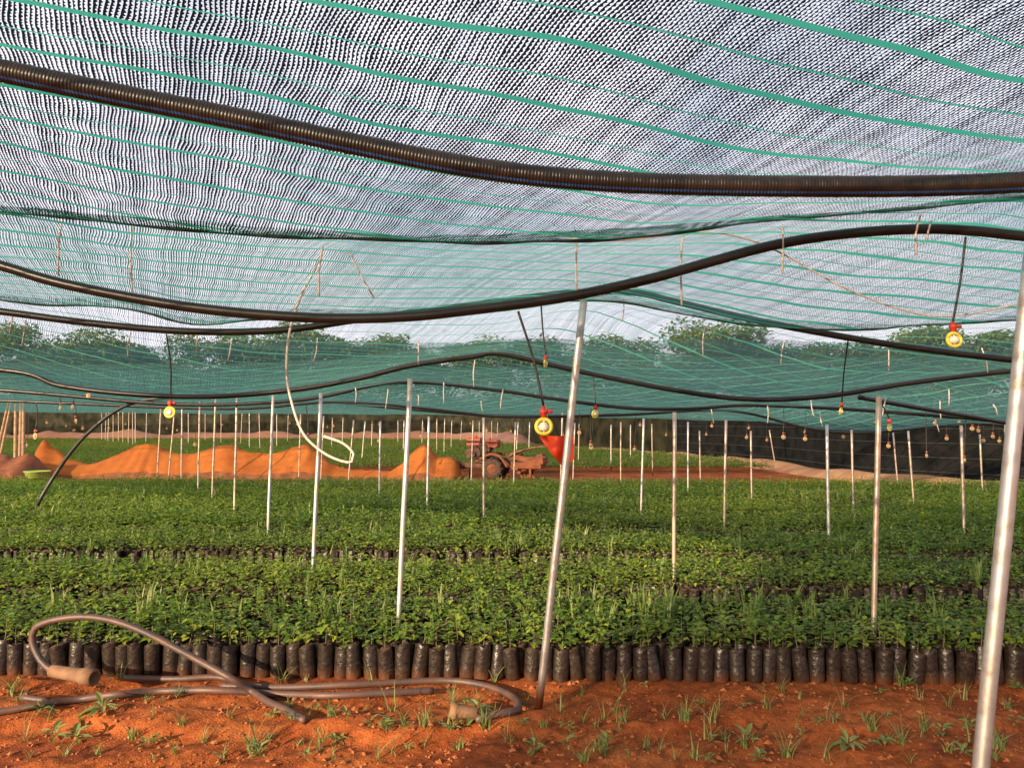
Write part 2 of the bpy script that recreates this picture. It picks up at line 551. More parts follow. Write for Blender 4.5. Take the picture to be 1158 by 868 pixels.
sheet('shade_net', loft([(up(hem1, 9), 3.28, 3.38), ([(-520, 285), (300, 305), (600, 300), (1158, 290), (1680, 280)], 4.2, 4.3), (hem2, 5.4, 5.5)], 16, 150, seed=22, ripple=.022),
      M['netmid'], 'second shade net strip from the front, its far edge scalloped behind the sagging pipe')
P4 = [(-520, 400), (0, 418), (69, 436), (156, 446), (242, 448), (329, 441), (400, 429), (466, 413), (536, 403), (567, 400), (657, 420), (758, 440), (844, 451), (931, 448), (1035, 432), (1158, 418), (1680, 405)]
up = lambda c, k: [(a, b - k) for a, b in c]
sheet('shade_net', loft([(up(hem2, 7), 5.28, 5.38),
                         ([(-520, 368), (0, 372), (150, 388), (300, 390), (400, 384), (480, 382), (573, 368), (650, 346), (700, 352), (820, 378), (950, 388), (1158, 378), (1680, 360)], 6.1, 6.2),
                         (up(P4, 4), 7.2, 7.2), ([(-520, 410), (300, 412), (600, 385), (800, 405), (1158, 402), (1680, 400)], 8.9, 8.9)], 14, 150, seed=23, ripple=.025),
      M['netfar'], 'third shade net strip, dipping in a broad teal belly at upper left')
P5 = [(-520, 430), (0, 441), (200, 457), (340, 452), (449, 432), (553, 440), (622, 450), (709, 461), (780, 462), (844, 458), (950, 462), (1087, 472), (1158, 478), (1680, 470)]
sheet('shade_net', loft([([(-520, 404), (600, 383), (1680, 395)], 8.7, 8.7), (up(P5, 2), 10.8, 10.8), ([(-520, 428), (600, 416), (1680, 428)], 12.6, 12.6)], 14, 130, seed=24, ripple=.03),
      M['netfar'], 'fourth shade net strip, low and dark teal behind the crossing black pipes')
P6 = [(-520, 450), (0, 453), (250, 462), (380, 454), (466, 460), (518, 466), (574, 471), (700, 469), (824, 464), (914, 484), (980, 489), (1087, 479), (1158, 482), (1680, 480)]
sheet('shade_net', loft([([(-520, 426), (600, 414), (1680, 426)], 12.4, 12.4), (up(P6, 1), 14.6, 14.6, 1450), ([(-520, 440), (600, 436), (1680, 455)], 16.6, 16.6, 1180)], 14, 120, seed=25, ripple=.03),
      M['netfar'], 'fifth shade net strip, hanging low over the middle of the field')
far = []
for d, y, b in ((16.4, 438, 1180), (19, 467, 1030), (22, 449, 960), (26, 468, 890), (30, 453, 820), (36, 469, 740), (43, 457, 660), (52, 469, 560), (62, 463, 470)):
    far.append(([(-520, y - 4), (0, y - 3), (600, y), (850, y + 8), (1100, y + 14)], d, d, b))
sheet('shade_net', loft(far, 8, 110, seed=26, ripple=.04), M['netfar'], 'farthest shade net strip, last before the dark end wall, seen as thin teal folds', hem_far=False)

# ------------------------------------------------------------------ pipes under the net
def trace(pts, dl, dr):
    xs = [p[0] for p in pts]
    return [at(px, py, dl + (dr - dl) * (px - xs[0]) / (xs[-1] - xs[0])) for px, py in pts]


def pipe(name, pts, r, material, label, cat='pipe', group=None, seg=10, step=.06):
    P = catmull(pts, step)
    V, fs = tube_arrays(P, r, seg)
    mb = MB(); mb.add(V, fs)
    return tag(link(name, mb.mesh(name, material)), label, cat, group)


GP = 'black irrigation pipes slung under the net'
# the nearest pipe is ribbed and carries a thin blue line
pts = catmull(trace([(-260, 30), (-120, 55), (0, 80), (130, 107), (265, 134), (400, 163), (520, 187), (640, 202), (780, 209), (950, 211), (1060, 210), (1158, 206), (1300, 196), (1450, 180)], 1.62, 1.86), .0024)
rr = .0243 + .0014 * np.sin(np.arange(len(pts)) * 2 * math.pi / 3.2)
V, fs = tube_arrays(pts, rr, 24)
me_mi = [1 if (k % 24) == 9 and k < (len(pts) - 1) * 24 else 0 for k in range(len(fs))]
F4 = np.array([f for f in fs if len(f) == 4])
o = link('irrigation_pipe', mesh_np('irrigation_pipe', V, [F4], [M['ribpipe'], M['blue']], mi=me_mi[:len(F4)]))
tag(o, 'thick ribbed black pipe with a thin blue line crossing closest overhead', 'pipe', GP)
P2t = [(-260, 235), (-120, 268), (0, 300), (60, 318), (140, 335), (220, 348), (300, 356), (380, 360), (460, 358), (520, 352), (600, 342), (660, 332), (740, 314), (800, 297), (880, 276), (960, 264), (1040, 259), (1100, 261), (1158, 267), (1300, 280), (1450, 290)]
pipe('irrigation_pipe', trace(P2t, 3.62, 3.62), .0245, M['pipe'], 'long black pipe sagging past the top of the leaning post and rising to the right', 'pipe', GP, 14)
P3a = [(-260, 318), (-100, 340), (0, 352), (100, 365), (200, 374), (280, 375), (340, 371), (400, 362), (480, 352), (540, 344), (600, 336), (660, 330), (720, 331), (760, 340), (850, 361), (950, 380), (1040, 394), (1158, 408), (1300, 420), (1450, 425)]
pipe('irrigation_pipe', trace(P3a, 5.1, 5.7), .0245, M['pipe'], 'black pipe just below the scalloped net edge, dropping away to the right', 'pipe', GP, 12)
P4t = [(-260, 408)] + P4[1:-1] + [(1300, 408)]
pipe('irrigation_pipe', trace(P4t, 7.15, 7.15), .0245, M['pipe'], 'black pipe along the bottom of the teal net belly, peaking in the middle', 'pipe', GP)
pipe('irrigation_pipe', trace([(-200, 432)] + P5[1:-1] + [(1300, 480)], 10.7, 10.7), .026, M['pipe'], 'thin black pipe under the fourth net strip, sloping down right of the middle', 'pipe', GP)
pipe('irrigation_pipe', trace([(-200, 450)] + P6[1:-1] + [(1300, 482)], 14.5, 14.5), .028, M['pipe'], 'far black pipe along the lowest edge of the fifth net strip', 'pipe', GP)
pipe('irrigation_pipe', trace([(972, 449), (1040, 461), (1100, 471), (1158, 480), (1300, 492)], 7.3, 9.5), .0245, M['pipe'], 'black pipe branching right and down from the top of the right-hand post', 'pipe', GP)
pipe('irrigation_pipe', trace([(380, 455), (466, 463), (536, 468), (640, 470), (700, 468)], 18, 18), .03, M['pipe'], 'shortest far black pipe, under the nets above the tiller', 'pipe', GP)
pipe('standing_hose', [on_ground(42, 585)] + trace([(42, 572), (60, 540), (85, 505), (110, 480), (135, 462), (160, 453), (200, 448)], 10.9, 10.75), .026, M['tube'],
     'black hose arching up out of the seedlings at left to the pipe', 'hose')

# cords
cordp = trace([(640, 270), (700, 272), (740, 268), (800, 262), (850, 272), (885, 287), (960, 328), (1030, 353), (1080, 357), (1158, 342), (1300, 310)], 3.5, 3.9)
pipe('cord', cordp, .0045, M['cord'], 'long pale cord swagged across the nets at upper right', 'cord', None, 6)
hosep = trace([(364, 285), (352, 312), (338, 340), (327, 378), (324, 420), (330, 455), (343, 490), (365, 511), (386, 521), (398, 522), (400, 513), (388, 501), (366, 493)], 4.6, 4.6)
pipe('loop_hose', hosep, .0078, M['cord'], 'pale thin hose hanging in a long loop left of the middle', 'hose', None, 8, .03)

strings = [(71, 244, 66, 312, 3.6), (150, 256, 150, 330, 3.9), (365, 278, 361, 335, 3.7), (395, 283, 423, 337, 3.9), (652, 268, 652, 328, 3.55), (772, 265, 771, 345, 3.7), (885, 255, 885, 310, 3.6),
           (1042, 240, 1036, 288, 3.55), (1053, 250, 1048, 272, 3.6), (15, 352, 11, 376, 5.2), (29, 362, 25, 390, 5.5), (148, 376, 145, 403, 5.6), (223, 371, 222, 396, 5.6), (262, 382, 258, 409, 5.8),
           (359, 382, 354, 412, 5.8), (473, 383, 473, 413, 6.0), (705, 335, 704, 362, 5.6), (797, 370, 795, 401, 5.9), (887, 384, 883, 411, 6.0), (1005, 395, 1005, 420, 6.1), (1110, 393, 1117, 421, 6.1),
           (537, 407, 536, 437, 8.2), (502, 432, 502, 456, 9.5), (569, 440, 566, 463, 9.6), (544, 453, 546, 466, 11), (439, 440, 436, 462, 9.4), (473, 447, 473, 458, 9.4), (402, 438, 402, 455, 9.4),
           (1073, 440, 1073, 458, 8.6), (1063, 453, 1064, 473, 8.8), (1123, 457, 1128, 469, 8.8), (1002, 450, 998, 470, 7.4), (917, 452, 920, 470, 9), (927, 466, 930, 482, 11), (868, 459, 868, 478, 9),
           (804, 460, 807, 478, 11), (1058, 474, 1062, 488, 11), (616, 457, 619, 472, 11), (240, 445, 240, 452, 9)]
NUM = ['first', 'second', 'third', 'fourth', 'fifth', 'sixth', 'seventh', 'eighth', 'ninth', 'tenth', 'eleventh', 'twelfth', 'thirteenth', 'fourteenth', 'fifteenth', 'sixteenth', 'seventeenth', 'eighteenth', 'nineteenth', 'twentieth']


def nth(k):
    if k < 20: return NUM[k]
    n = k + 1
    suf = 'th' if 10 <= n % 100 <= 20 else {1: 'st', 2: 'nd', 3: 'rd'}.get(n % 10, 'th')
    return f'{n}{suf}'


def ranked(items, key, place):
    """list of (item, 'third from the left of ...' words)"""
    its = sorted(items, key=key); n = len(its); out = []
    for k, it in enumerate(its):
        if n == 1: w = f'the only one {place}'
        elif k == 0: w = f'leftmost of those {place}'
        elif k == n - 1: w = f'rightmost of those {place}'
        elif k < n / 2: w = f'{nth(k)} from the left {place}'
        else: w = f'{nth(n - 1 - k)} from the right {place}'
        out.append((it, w))
    return out


for place, lo, hi in (('on the two nearest nets', 0, 4.3), ('below the scalloped net edge', 4.3, 7), ('on the far low nets', 7, 99)):
    for (x0, y0, x1, y1, d), w in ranked([s for s in strings if lo <= s[4] < hi], lambda s: s[0], place):
        a, b = at(x0, y0, d), at(x1, y1, d)
        mid = tuple((a[k] + b[k]) / 2 + random.uniform(-.012, .012) for k in range(3))
        pipe('tie_cord', [a, mid, b], .005 if d < 7 else .0075, M['cord'], f'pale tie cord, {w}', 'cord', 'pale tie cords hanging from the nets', 5, .05)

# ------------------------------------------------------------------ posts
posts = [(1086, 1060, 1172, 230, 2.0), (608, 810, 660, 340, None)]
mid_posts = [(354, 636, 363, 444), (303, 598, 309, 446), (265, 574, 268, 448), (240, 559, 244, 449), (224, 551, 226, 454), (205, 541, 206, 454), (178, 534, 182, 461), (191, 535, 198, 458),
             (338, 539, 340, 468), (363, 541, 366, 470), (394, 544, 400, 475), (451, 692, 464, 428), (429, 558, 430, 476), (483, 570, 485, 471), (533, 540, 535, 475), (547, 583, 547, 472),
             (581, 546, 583, 477), (634, 543, 636, 464), (648, 541, 650, 478), (702, 544, 702, 477), (725, 573, 728, 473), (762, 643, 763, 466), (778, 555, 778, 477), (792, 542, 791, 487),
             (819, 590, 821, 475), (850, 560, 849, 487), (937, 606, 935, 480), (965, 574, 963, 486), (988, 703, 994, 447), (1015, 545, 1010, 489), (1033, 565, 1027, 487), (1090, 598, 1087, 481),
             (1111, 555, 1108, 491), (1140, 575, 1137, 479)]
far_posts = [(115, 499, 115, 463), (119, 500, 120, 464), (122, 501, 123, 464), (128, 502, 128, 464), (134, 502, 134, 464), (139, 503, 139, 463), (145, 504, 146, 462), (150, 505, 150, 461), (153, 504, 153, 459),
             (165, 501, 166, 460), (250, 503, 250, 466), (272, 504, 274, 465), (282, 509, 282, 465), (294, 511, 293, 466), (313, 507, 313, 468), (325, 501, 326, 468), (213, 503, 213, 466), (232, 500, 232, 466),
             (409, 522, 413, 476), (420, 507, 421, 476), (450, 503, 450, 475), (456, 513, 457, 475), (477, 504, 478, 474), (494, 515, 494, 473), (502, 516, 503, 473), (510, 509, 511, 475), (521, 501, 522, 475),
             (542, 502, 542, 476), (556, 500, 556, 476), (562, 500, 563, 477), (584, 512, 586, 477), (598, 512, 599, 477), (654, 525, 655, 479), (660, 505, 661, 478), (691, 527, 691, 480), (738, 534, 737, 479),
             (877, 527, 870, 486), (375, 508, 376, 472), (387, 505, 388, 472), (713, 520, 713, 480)]
steel_r = .0215


def post_obj(base, top, r, label, group, material):
    d = Vector(top) - Vector(base); L = d.length
    mb = MB()
    n = max(2, int(L / .25))
    P = [(0.0012 * math.sin(k * 1.7), 0.0012 * math.cos(k * 1.3), L * k / n) for k in range(n + 1)]
    P[0] = (0, 0, -.05)
    mb.tube(P, r, 10)
    me = mb.mesh('post', material)
    o = link('steel_post', me)
    o.location = base
    o.rotation_euler = Vector((0, 0, 1)).rotation_difference(d).to_euler()
    return tag(o, label, 'post', group)


b = on_ground(608, 810, -.03)
o = post_obj(b, at(660, 340, b[1] - .05), .0195, 'bright steel post leaning right on the bare soil before the bags', None, M['steel'])
a0, a1 = at(1086, 1060, 2.15), at(1172, 235, 2.15)
o = post_obj((a0[0], 2.15, 0), a1, .0215, 'nearest and thickest steel post, cut off by the right edge', None, M['steel'])


def field_post(p, zp=.28):
    x0, y0, x1, y1 = p
    g = on_ground(x0, y0, zp)
    t = at(x1, y1, g[1])
    # foot continues down the same line to the ground
    k = zp / (t[2] - zp)
    return (g[0] - (t[0] - g[0]) * k, g[1], 0.0), t


pg = 'thin steel posts standing in the field'
near_i = [p for p in mid_posts if p[1] > 580]
mid_i = [p for p in mid_posts if p[1] <= 580]
for place, L, zp in (('rising from the nearest seedling beds', near_i, .28), ('in mid field before the brown strip', mid_i, .28), ('in the far field beyond the brown strip', far_posts, .1)):
    for p, w in ranked(L, lambda q: q[0], place):
        bs, tp = field_post(p, zp)
        post_obj(bs, tp, .0165 if p[1] > 530 else .022, f'thin steel post, {w}', pg, M['rusty'] if random.random() < .6 else M['steel'])

# ------------------------------------------------------------------ sprinklers
def sprinkler_meshes(small):
    s = 10 if small else 20
    r = MB(); r.ring((0, 0, 0), (0, 1, 0), .033, .0085, s, 6)
    c = MB(); c.lathe([(.006, -.02), (.020, -.016), (.023, 0), (.016, .014), (.006, .02)], seg=8 if small else 12)
    c.tube([(-.026, 0, 0), (.026, 0, 0)], .005, 6); c.tube([(0, 0, -.03), (0, 0, .03)], .004, 6)
    v = MB(); v.lathe([(.006, .04), (.014, .042), (.014, .055), (.019, .057), (.019, .072), (.011, .075), (.008, .09)], seg=8 if small else 12)
    v.box((.022, 0, .065), (.034, .012, .016))
    return r.mesh('ring', M['palering'] if small else M['yellow']), c.mesh('nozzle', M['palering'] if small else M['white']), v.mesh('valve', M['oldred'] if small else M['red'])


SPB, SPS = sprinkler_meshes(False), sprinkler_meshes(True)


def sprinkler(c, top, label, scale=1.0, small=False, rz=0, group=None):
    e = empty('sprinkler', c); e.rotation_euler = (random.uniform(-.15, .15), 0, rz); e.scale = (scale,) * 3
    tag(e, label, 'sprinkler', group)
    me = SPS if small else SPB
    link('ring', me[0], e); link('nozzle', me[1], e); link('valve', me[2], e)
    c_, t_ = Vector(c), Vector(top)
    mat_i = (Matrix.Translation(c_) @ e.rotation_euler.to_matrix().to_4x4() @ Matrix.Scale(scale, 4)).inverted()
    w0 = Vector((0, 0, .088)); w1 = mat_i @ t_
    mid = (w0 + w1) / 2 + Vector((.012, .01, 0)) / scale
    mb = MB(); mb.tube(catmull([w0, mid, w1], .03), (.0052 if not small else .0045) / scale * 1.15, 6)
    link('feed_tube', mb.mesh('feed_tube', M['tube']), e)
    return e


sprinkler(at(615, 482, 3.62), at(586, 352, 3.62), 'largest sprinkler with a yellow ring, hanging left of the leaning post', 1.08)
sprinkler(at(1079, 384, 3.55), at(1092, 268, 3.6), 'yellow ring sprinkler with red valve, high at the right under the rising pipe', .95)
sprinkler(at(192, 466, 5.3), at(188, 376, 5.2), 'yellow ring sprinkler on a long tube above the orange cloth at left', 1.0)
sprinkler(at(617, 411, 5.4), at(612, 346, 5.4), 'red valved sprinkler hung from the pipe beside the top of the leaning post', .7, rz=1.1)
sprinkler(at(951, 465, 6.0), at(959, 385, 5.6), 'sprinkler hung below the dropping pipe at right, turned sideways', .8, rz=.9)
sprinkler(at(673, 468, 7.1), at(670, 424, 7.15), 'pale ring sprinkler just right of the leaning post under the teal net', .95, rz=.5)
sprinkler(at(1006, 483, 7.4), at(993, 447, 7.15), 'sprinkler on a slanted tube beside the top of the right-hand post', .95, rz=.6)
spr = [(40, 493, 7.6), (86, 476, 9), (348, 496, 8.6), (886, 494, 10.5), (1048, 515, 10.6), (1091, 520, 10.8), (668, 503, 11), (82, 460, 11), (68, 461, 11), (100, 447, 10), (655, 489, 13)]
gs = 'small sprinklers hanging under the far nets'
rs = random.Random(5)
small = []
for k in range(50):
    px = rs.uniform(20, 1150)
    dmax = np.interp(px, [0, 500, 600, 760, 870, 1000, 1158], [55, 50, 44, 30, 24, 17, 15])
    d = rs.uniform(12, dmax)
    z = rs.uniform(.95, 1.5)
    py = 478 + F * (CAM_H - z) / d
    small.append((px, py, d))
for place, L in (('in front of the far wall', [s for s in small if s[2] > 22]), ('above the back of the near field', spr + [s for s in small if s[2] <= 22])):
    for (px, py, d), w in ranked(L, lambda q: q[0], place):
        c = at(px, py, d)
        top = (c[0] + rs.uniform(-.05, .05), d, max(1.66, c[2] + .2))
        sprinkler(c, top, f'small hanging sprinkler, {w}', .8 if d < 12 else min(1.35, .85 + (d - 12) * .022), True, rs.uniform(-.8, .8), gs)

# red sheet on the big sprinkler
nu, nv = 18, 12
G = np.zeros((nv, nu, 3))
for a in range(nv):
    for b_ in range(nu):
        s, t = b_ / (nu - 1), a / (nv - 1)
        px = 609 + 40 * s + 4 * math.sin(t * 3) * (1 - s)
        topy = 488 + 9 * math.sin(min(1, s * 1.6) * 1.57) - 7 * s
        boty = 493 + 35 * min(1, s * 1.45) ** .9 - 9 * max(0, s - .75) * 4
        G[a, b_] = at(px, topy + (boty - topy) * t, 4.08 + .04 * math.sin(s * 9 + t) + .025 * math.sin(t * 5 + s * 3))
i = np.arange(nv - 1)[:, None] * nu; j = np.arange(nu - 1)[None]
Fq = np.stack([i + j, i + j + 1, i + nu + j + 1, i + nu + j], -1).reshape(-1, 4)
tag(link('plastic_sheet', mesh_np('plastic_sheet', G.reshape(-1, 3), [Fq], M['redflag'])), 'bright red plastic sheet hanging behind the leaning post', 'plastic sheet')

# ------------------------------------------------------------------ seedlings
def leaf_shape(L, W, fold, droop, lod):
    """a leaf along +x from the origin"""
    if lod == 0:
        P = np.array([(0, 0, 0), (.32, .5, fold), (.32, -.5, fold), (.34, 0, 0), (.72, .42, fold * .8), (.72, -.42, fold * .8), (.7, 0, 0), (1.02, 0, 0)], float)
        T = [(0, 3, 1), (0, 2, 3), (4, 6, 7), (6, 5, 7)]; Q = [(1, 3, 6, 4), (3, 2, 5, 6)]
    elif lod == 1:
        P = np.array([(0, 0, 0), (.5, .5, fold), (.5, -.5, fold), (1, 0, 0)], float)
        T = [(0, 3, 1), (0, 2, 3)]; Q = []
    P = P * [L, W, W]
    P[:, 2] -= droop * (P[:, 0] / L) ** 2 * L
    return P, T, Q


def rot_z(P, a):
    c, s = math.cos(a), math.sin(a)
    return np.stack([P[:, 0] * c - P[:, 1] * s, P[:, 0] * s + P[:, 1] * c, P[:, 2]], -1)


def rot_y(P, a):
    c, s = math.cos(a), math.sin(a)
    return np.stack([P[:, 0] * c - P[:, 2] * s, P[:, 1], P[:, 0] * s + P[:, 2] * c], -1)


def make_plant(rng, lod, kind):
    V, T, Q = [], [], []; n = 0

    def put(P, t, q):
        nonlocal n
        V.append(P); T.extend([tuple(k + n for k in f) for f in t]); Q.extend([tuple(k + n for k in f) for f in q]); n += len(P)
    if kind == 'seedling':
        h = rng.uniform(.055, .135)
        levels = rng.integers(3, 6) if lod == 0 else 3
        for l in range(levels):
            z = h * (.35 + .65 * l / (levels - 1))
            per = 4 if (l == levels - 1 and not lod) else 3
            a0 = rng.uniform(0, 6.28)
            for k in range(per):
                L = rng.uniform(.025, .043) * (1.1 - .25 * l / levels) * (1.35 if lod else 1)
                P, t, q = leaf_shape(L, L * rng.uniform(.62, .85), rng.uniform(.05, .3), rng.uniform(.1, .5), lod)
                P = P + [rng.uniform(.008, .022), 0, 0]
                P = rot_y(P, rng.uniform(-.1, .7)); P = rot_z(P, a0 + k * 2.09 + rng.uniform(-.4, .4))
                put(P + [0, 0, z + rng.uniform(-.01, .01)], t, q)
    elif kind == 'grass':
        for k in range(9 if lod == 0 else 5):
            L = rng.uniform(.10, .22); w = rng.uniform(.004, .007) * (1.6 if lod else 1)
            a = rng.uniform(0, 6.28); lean = rng.uniform(.1, .6)
            P = np.array([(0, w, 0), (0, -w, 0), (lean * L * .35, w, L * .6), (lean * L * .35, -w, L * .6), (lean * L, 0, L * .92)], float)
            P = rot_z(P, a) + [rng.uniform(-.02, .02), rng.uniform(-.02, .02), 0]
            put(P, [(2, 3, 4)], [(0, 1, 3, 2)])
    return np.concatenate(V), np.array(T, int).reshape(-1, 3), np.array(Q, int).reshape(-1, 4)


def bag_arrays(rng, seg=14, rings=7, h=.187, r=.0455):
    V = []; ph = rng.uniform(0, 6.28)
    for k in range(rings):
        z = h * k / (rings - 1)
        for j in range(seg):
            a = 2 * math.pi * j / seg
            rr = r * (1 - .10 * (1 - min(1, k * 1.2)) + .035 * math.sin(2 * a + ph + .25 * k) + .02 * math.sin(3 * a + 2 * ph - .5 * k) + rng.uniform(-.010, .010))
            if k == rings - 1: rr *= rng.uniform(.88, 1.07)
            V.append((rr * math.cos(a), rr * math.sin(a), z + (rng.uniform(-.010, .012) if k == rings - 1 else 0)))
    Q = []
    for k in range(rings - 1):
        for j in range(seg):
            Q.append((k * seg + j, k * seg + (j + 1) % seg, (k + 1) * seg + (j + 1) % seg, (k + 1) * seg + j))
    return np.array(V), Q


prng = np.random.default_rng(42)
bag_me, soil_me, stem_me, fol_me = [], [], [], []
for k in range(8):
    V, Q = bag_arrays(prng)
    bag_me.append(mesh_np('grow_bag', V, [np.array(Q)], M['bag']))
mb = MB(); mb.lathe([(.040, -.012), (.041, 0), (.03, .004), (.008, .008)], seg=12)
soil_mesh = mb.mesh('soil', M['potsoil'])
for k in range(14):
    V, T, Q = make_plant(prng, 0, 'seedling')
    fol_me.append(mesh_np('foliage', V, [T, Q], M['leaf'], attr=np.full(len(V), prng.uniform(.1, .9))))
    hh = V[:, 2].max() * .85
    mb = MB(); mb.tube(catmull([(0, 0, -.005), (.004, .002, hh * .5), (0, 0, hh)], .02), np.linspace(.0028, .0016, len(catmull([(0, 0, -.005), (.004, .002, hh * .5), (0, 0, hh)], .02))), 5)
    stem_me.append(mb.mesh('stem', M['stem']))

PITCHX, PITCHY = .0905, .086
row0 = lambda x: 4.47 - .028 * x          # depth of the front row of bags


def seedling(x, y, label, group):
    e = empty('potted_seedling', (x, y, 0.0), random.uniform(0, 6.28))
    e.rotation_euler = (random.gauss(0, .05), random.gauss(0, .055), random.uniform(0, 6.28))
    sc = random.uniform(.94, 1.06); e.scale = (1, 1, sc)
    tag(e, label, 'seedling bag', group)
    bg = link('grow_bag', random.choice(bag_me), e)
    so = link('soil', soil_mesh, bg, (0, 0, .176))
    k = random.randrange(len(fol_me))
    st = link('stem', stem_me[k], e, (0, 0, .178))
    fo = link('foliage', fol_me[k], st)
    g = random.uniform(.85, 1.3)
    st.scale = (g, g, g * random.uniform(.8, 1.25))


ROWN = ['front row', 'second row', 'third row', 'fourth row']
BX = [(-3.16 + k * PITCHX) for k in range(70)]
postx = .17
for r_ in range(4):
    right = left = 0
    xs = sorted([x + (.045 if r_ % 2 else 0) for x in BX])
    nl = [x for x in xs if x < postx]; nr_ = [x for x in xs if x >= postx]
    for x in xs:
        if x < postx: w = f'{nth(len(nl) - 1 - nl.index(x))} left of the leaning post'
        else: w = f'{nth(nr_.index(x))} right of the leaning post'
        xx = x + random.gauss(0, .006)
        yy = row0(x) + r_ * PITCHY + random.gauss(0, .008)
        seedling(xx, yy, f'bagged seedling, {ROWN[r_]} of nearest bed, {w}', 'bagged seedlings in the front rows')

# the thousands behind them
beds = [(0.0, 1.12), (1.57, 1.24), (3.14, 1.34), (4.74, 1.42), (6.4, 1.45), (8.08, 1.47), (9.8, 1.47), (11.45, 0.3)]


def scatter_beds():
    X, Y, B = [], [], []
    for b0, dep in beds:
        nrow = int(dep / PITCHY)
        for k in range(nrow):
            yb = 4.47 + b0 + k * PITCHY
            half = yb * .80 + 1.2
            xs = np.arange(-half, half, PITCHX) + (.045 if k % 2 else 0)
            if b0 == 0 and k < 4:
                xs = xs[(xs < -3.22) | (xs > 3.22)]
            ys = yb - .028 * xs + .06 * np.sin(xs * .7 + b0 * 3) * (1 if b0 > 0 else 0) - (.29 / (1 + np.exp((xs - .5) / .25)) if 1 < b0 < 2 else 0)
            xs = xs + RNG.normal(0, .008, len(xs)); ys = ys + RNG.normal(0, .01, len(xs))
            keep = RNG.random(len(xs)) > .05 + (.28 if (k * 7 + int(b0 * 10)) % 5 == 2 else 0) + .10 * (fbm(xs, ys, 55, 3, 1.5) > .35)
            X.append(xs[keep]); Y.append(ys[keep]); B.append(np.full(keep.sum(), (.78 if (k * 7 + int(b0 * 10)) % 5 == 2 else 1.0) * (1.0 if k < nrow - 3 else .90 - .07 * (k - nrow + 3))))
    return np.concatenate(X), np.concatenate(Y), np.concatenate(B)


class Soup:
    def __init__(s): s.V = []; s.T = []; s.Q = []; s.A = []; s.MT = []; s.MQ = []; s.n = 0

    def put(s, base, T, Q, X, Y, Z, rot, sx, sz, tint, m):
        n, k = len(X), len(base)
        if n == 0: return
        c, si = np.cos(rot)[:, None], np.sin(rot)[:, None]
        V = np.empty((n, k, 3), np.float32)
        bx, by, bz = base[:, 0][None], base[:, 1][None], base[:, 2][None]
        V[..., 0] = (bx * c - by * si) * sx[:, None] + X[:, None]
        V[..., 1] = (bx * si + by * c) * sx[:, None] + Y[:, None]
        V[..., 2] = bz * sz[:, None] + Z[:, None]
        off = (s.n + np.arange(n) * k)[:, None, None]
        if len(T): s.T.append((T[None] + off).reshape(-1, 3)); s.MT.append(np.full(n * len(T), m))
        if len(Q): s.Q.append((Q[None] + off).reshape(-1, 4)); s.MQ.append(np.full(n * len(Q), m))
        s.V.append(V.reshape(-1, 3)); s.A.append(np.repeat(tint, k)); s.n += n * k

    def mesh(s, name, mats):
        T = np.concatenate(s.T) if s.T else np.zeros((0, 3), int); Q = np.concatenate(s.Q) if s.Q else np.zeros((0, 4), int)
        mi = np.concatenate(([np.concatenate(s.MT)] if s.MT else []) + ([np.concatenate(s.MQ)] if s.MQ else []))
        return mesh_np(name, np.concatenate(s.V), [T, Q], mats, smooth=False, mi=mi, attr=np.concatenate(s.A))


X, Y, BH = scatter_beds()
soup = Soup()
vig = .5 + .5 * fbm(X, Y, 77, 3, 1.1)            # patches of stronger and weaker plants
tint = np.clip(.45 + .35 * fbm(X, Y, 78, 3, .9) + RNG.normal(0, .14, len(X)), 0, 1)
Z0 = np.full(len(X), .178)
# bags
bags = [bag_arrays(prng, 8, 3) for _ in range(4)]
cap = [tuple([16 + j for j in range(8)])]
pick = RNG.integers(0, 4, len(X))
for k, (V, Q) in enumerate(bags):
    s_ = pick == k
    V2 = np.vstack([V, [[0, 0, .175]]]); T2 = np.array([(16 + j, 16 + (j + 1) % 8, 24) for j in range(8)])
    n_ = s_.sum()
    soup.put(V2, np.zeros((0, 3), int), np.array(Q), X[s_], Y[s_], np.zeros(n_), RNG.uniform(0, 6.28, n_), np.ones(n_), RNG.uniform(.93, 1.06, n_), np.full(n_, .5), 1)
    soup.put(V2, T2, np.zeros((0, 4), int), X[s_], Y[s_], np.zeros(n_), RNG.uniform(0, 6.28, n_), np.ones(n_), np.full(n_, .98), np.full(n_, .5), 2)
# plants
near = Y < 8.6
for lod, selm in ((0, near), (1, ~near)):
    vs = [make_plant(prng, lod, 'seedling') for _ in range(14)]
    pk = RNG.integers(0, 14, len(X))
    for k, (V, T, Q) in enumerate(vs):
        s_ = selm & (pk == k); n_ = s_.sum()
        sx = RNG.uniform(.85, 1.3, n_) * (.8 + .35 * vig[s_]) * BH[s_]
        soup.put(V, T, Q, X[s_], Y[s_], Z0[s_], RNG.uniform(0, 6.28, n_), sx, sx * RNG.uniform(.8, 1.3, n_), tint[s_], 0)
    gr = [make_plant(prng, lod, 'grass') for _ in range(6)]
    gmask = selm & (RNG.random(len(X)) < np.clip(.05 + .5 * (fbm(X, Y, 91, 3, 1.4) - .25), .03, .5))
    pk = RNG.integers(0, 6, len(X))
    for k, (V, T, Q) in enumerate(gr):
        s_ = gmask & (pk == k); n_ = s_.sum()
        sx = RNG.uniform(.8, 1.25, n_)
        soup.put(V, T, Q, X[s_], Y[s_], Z0[s_], RNG.uniform(0, 6.28, n_), np.ones(n_), sx, np.clip(tint[s_] - .1, 0, 1), 3)
crop = link('seedling_crop', soup.mesh('seedling_crop', [M['leaf'], M['bag'], M['potsoil'], M['weed']]))
tag(crop, 'dense green beds of bagged seedlings stretching back behind the front rows', 'seedling bed', None, 'stuff')

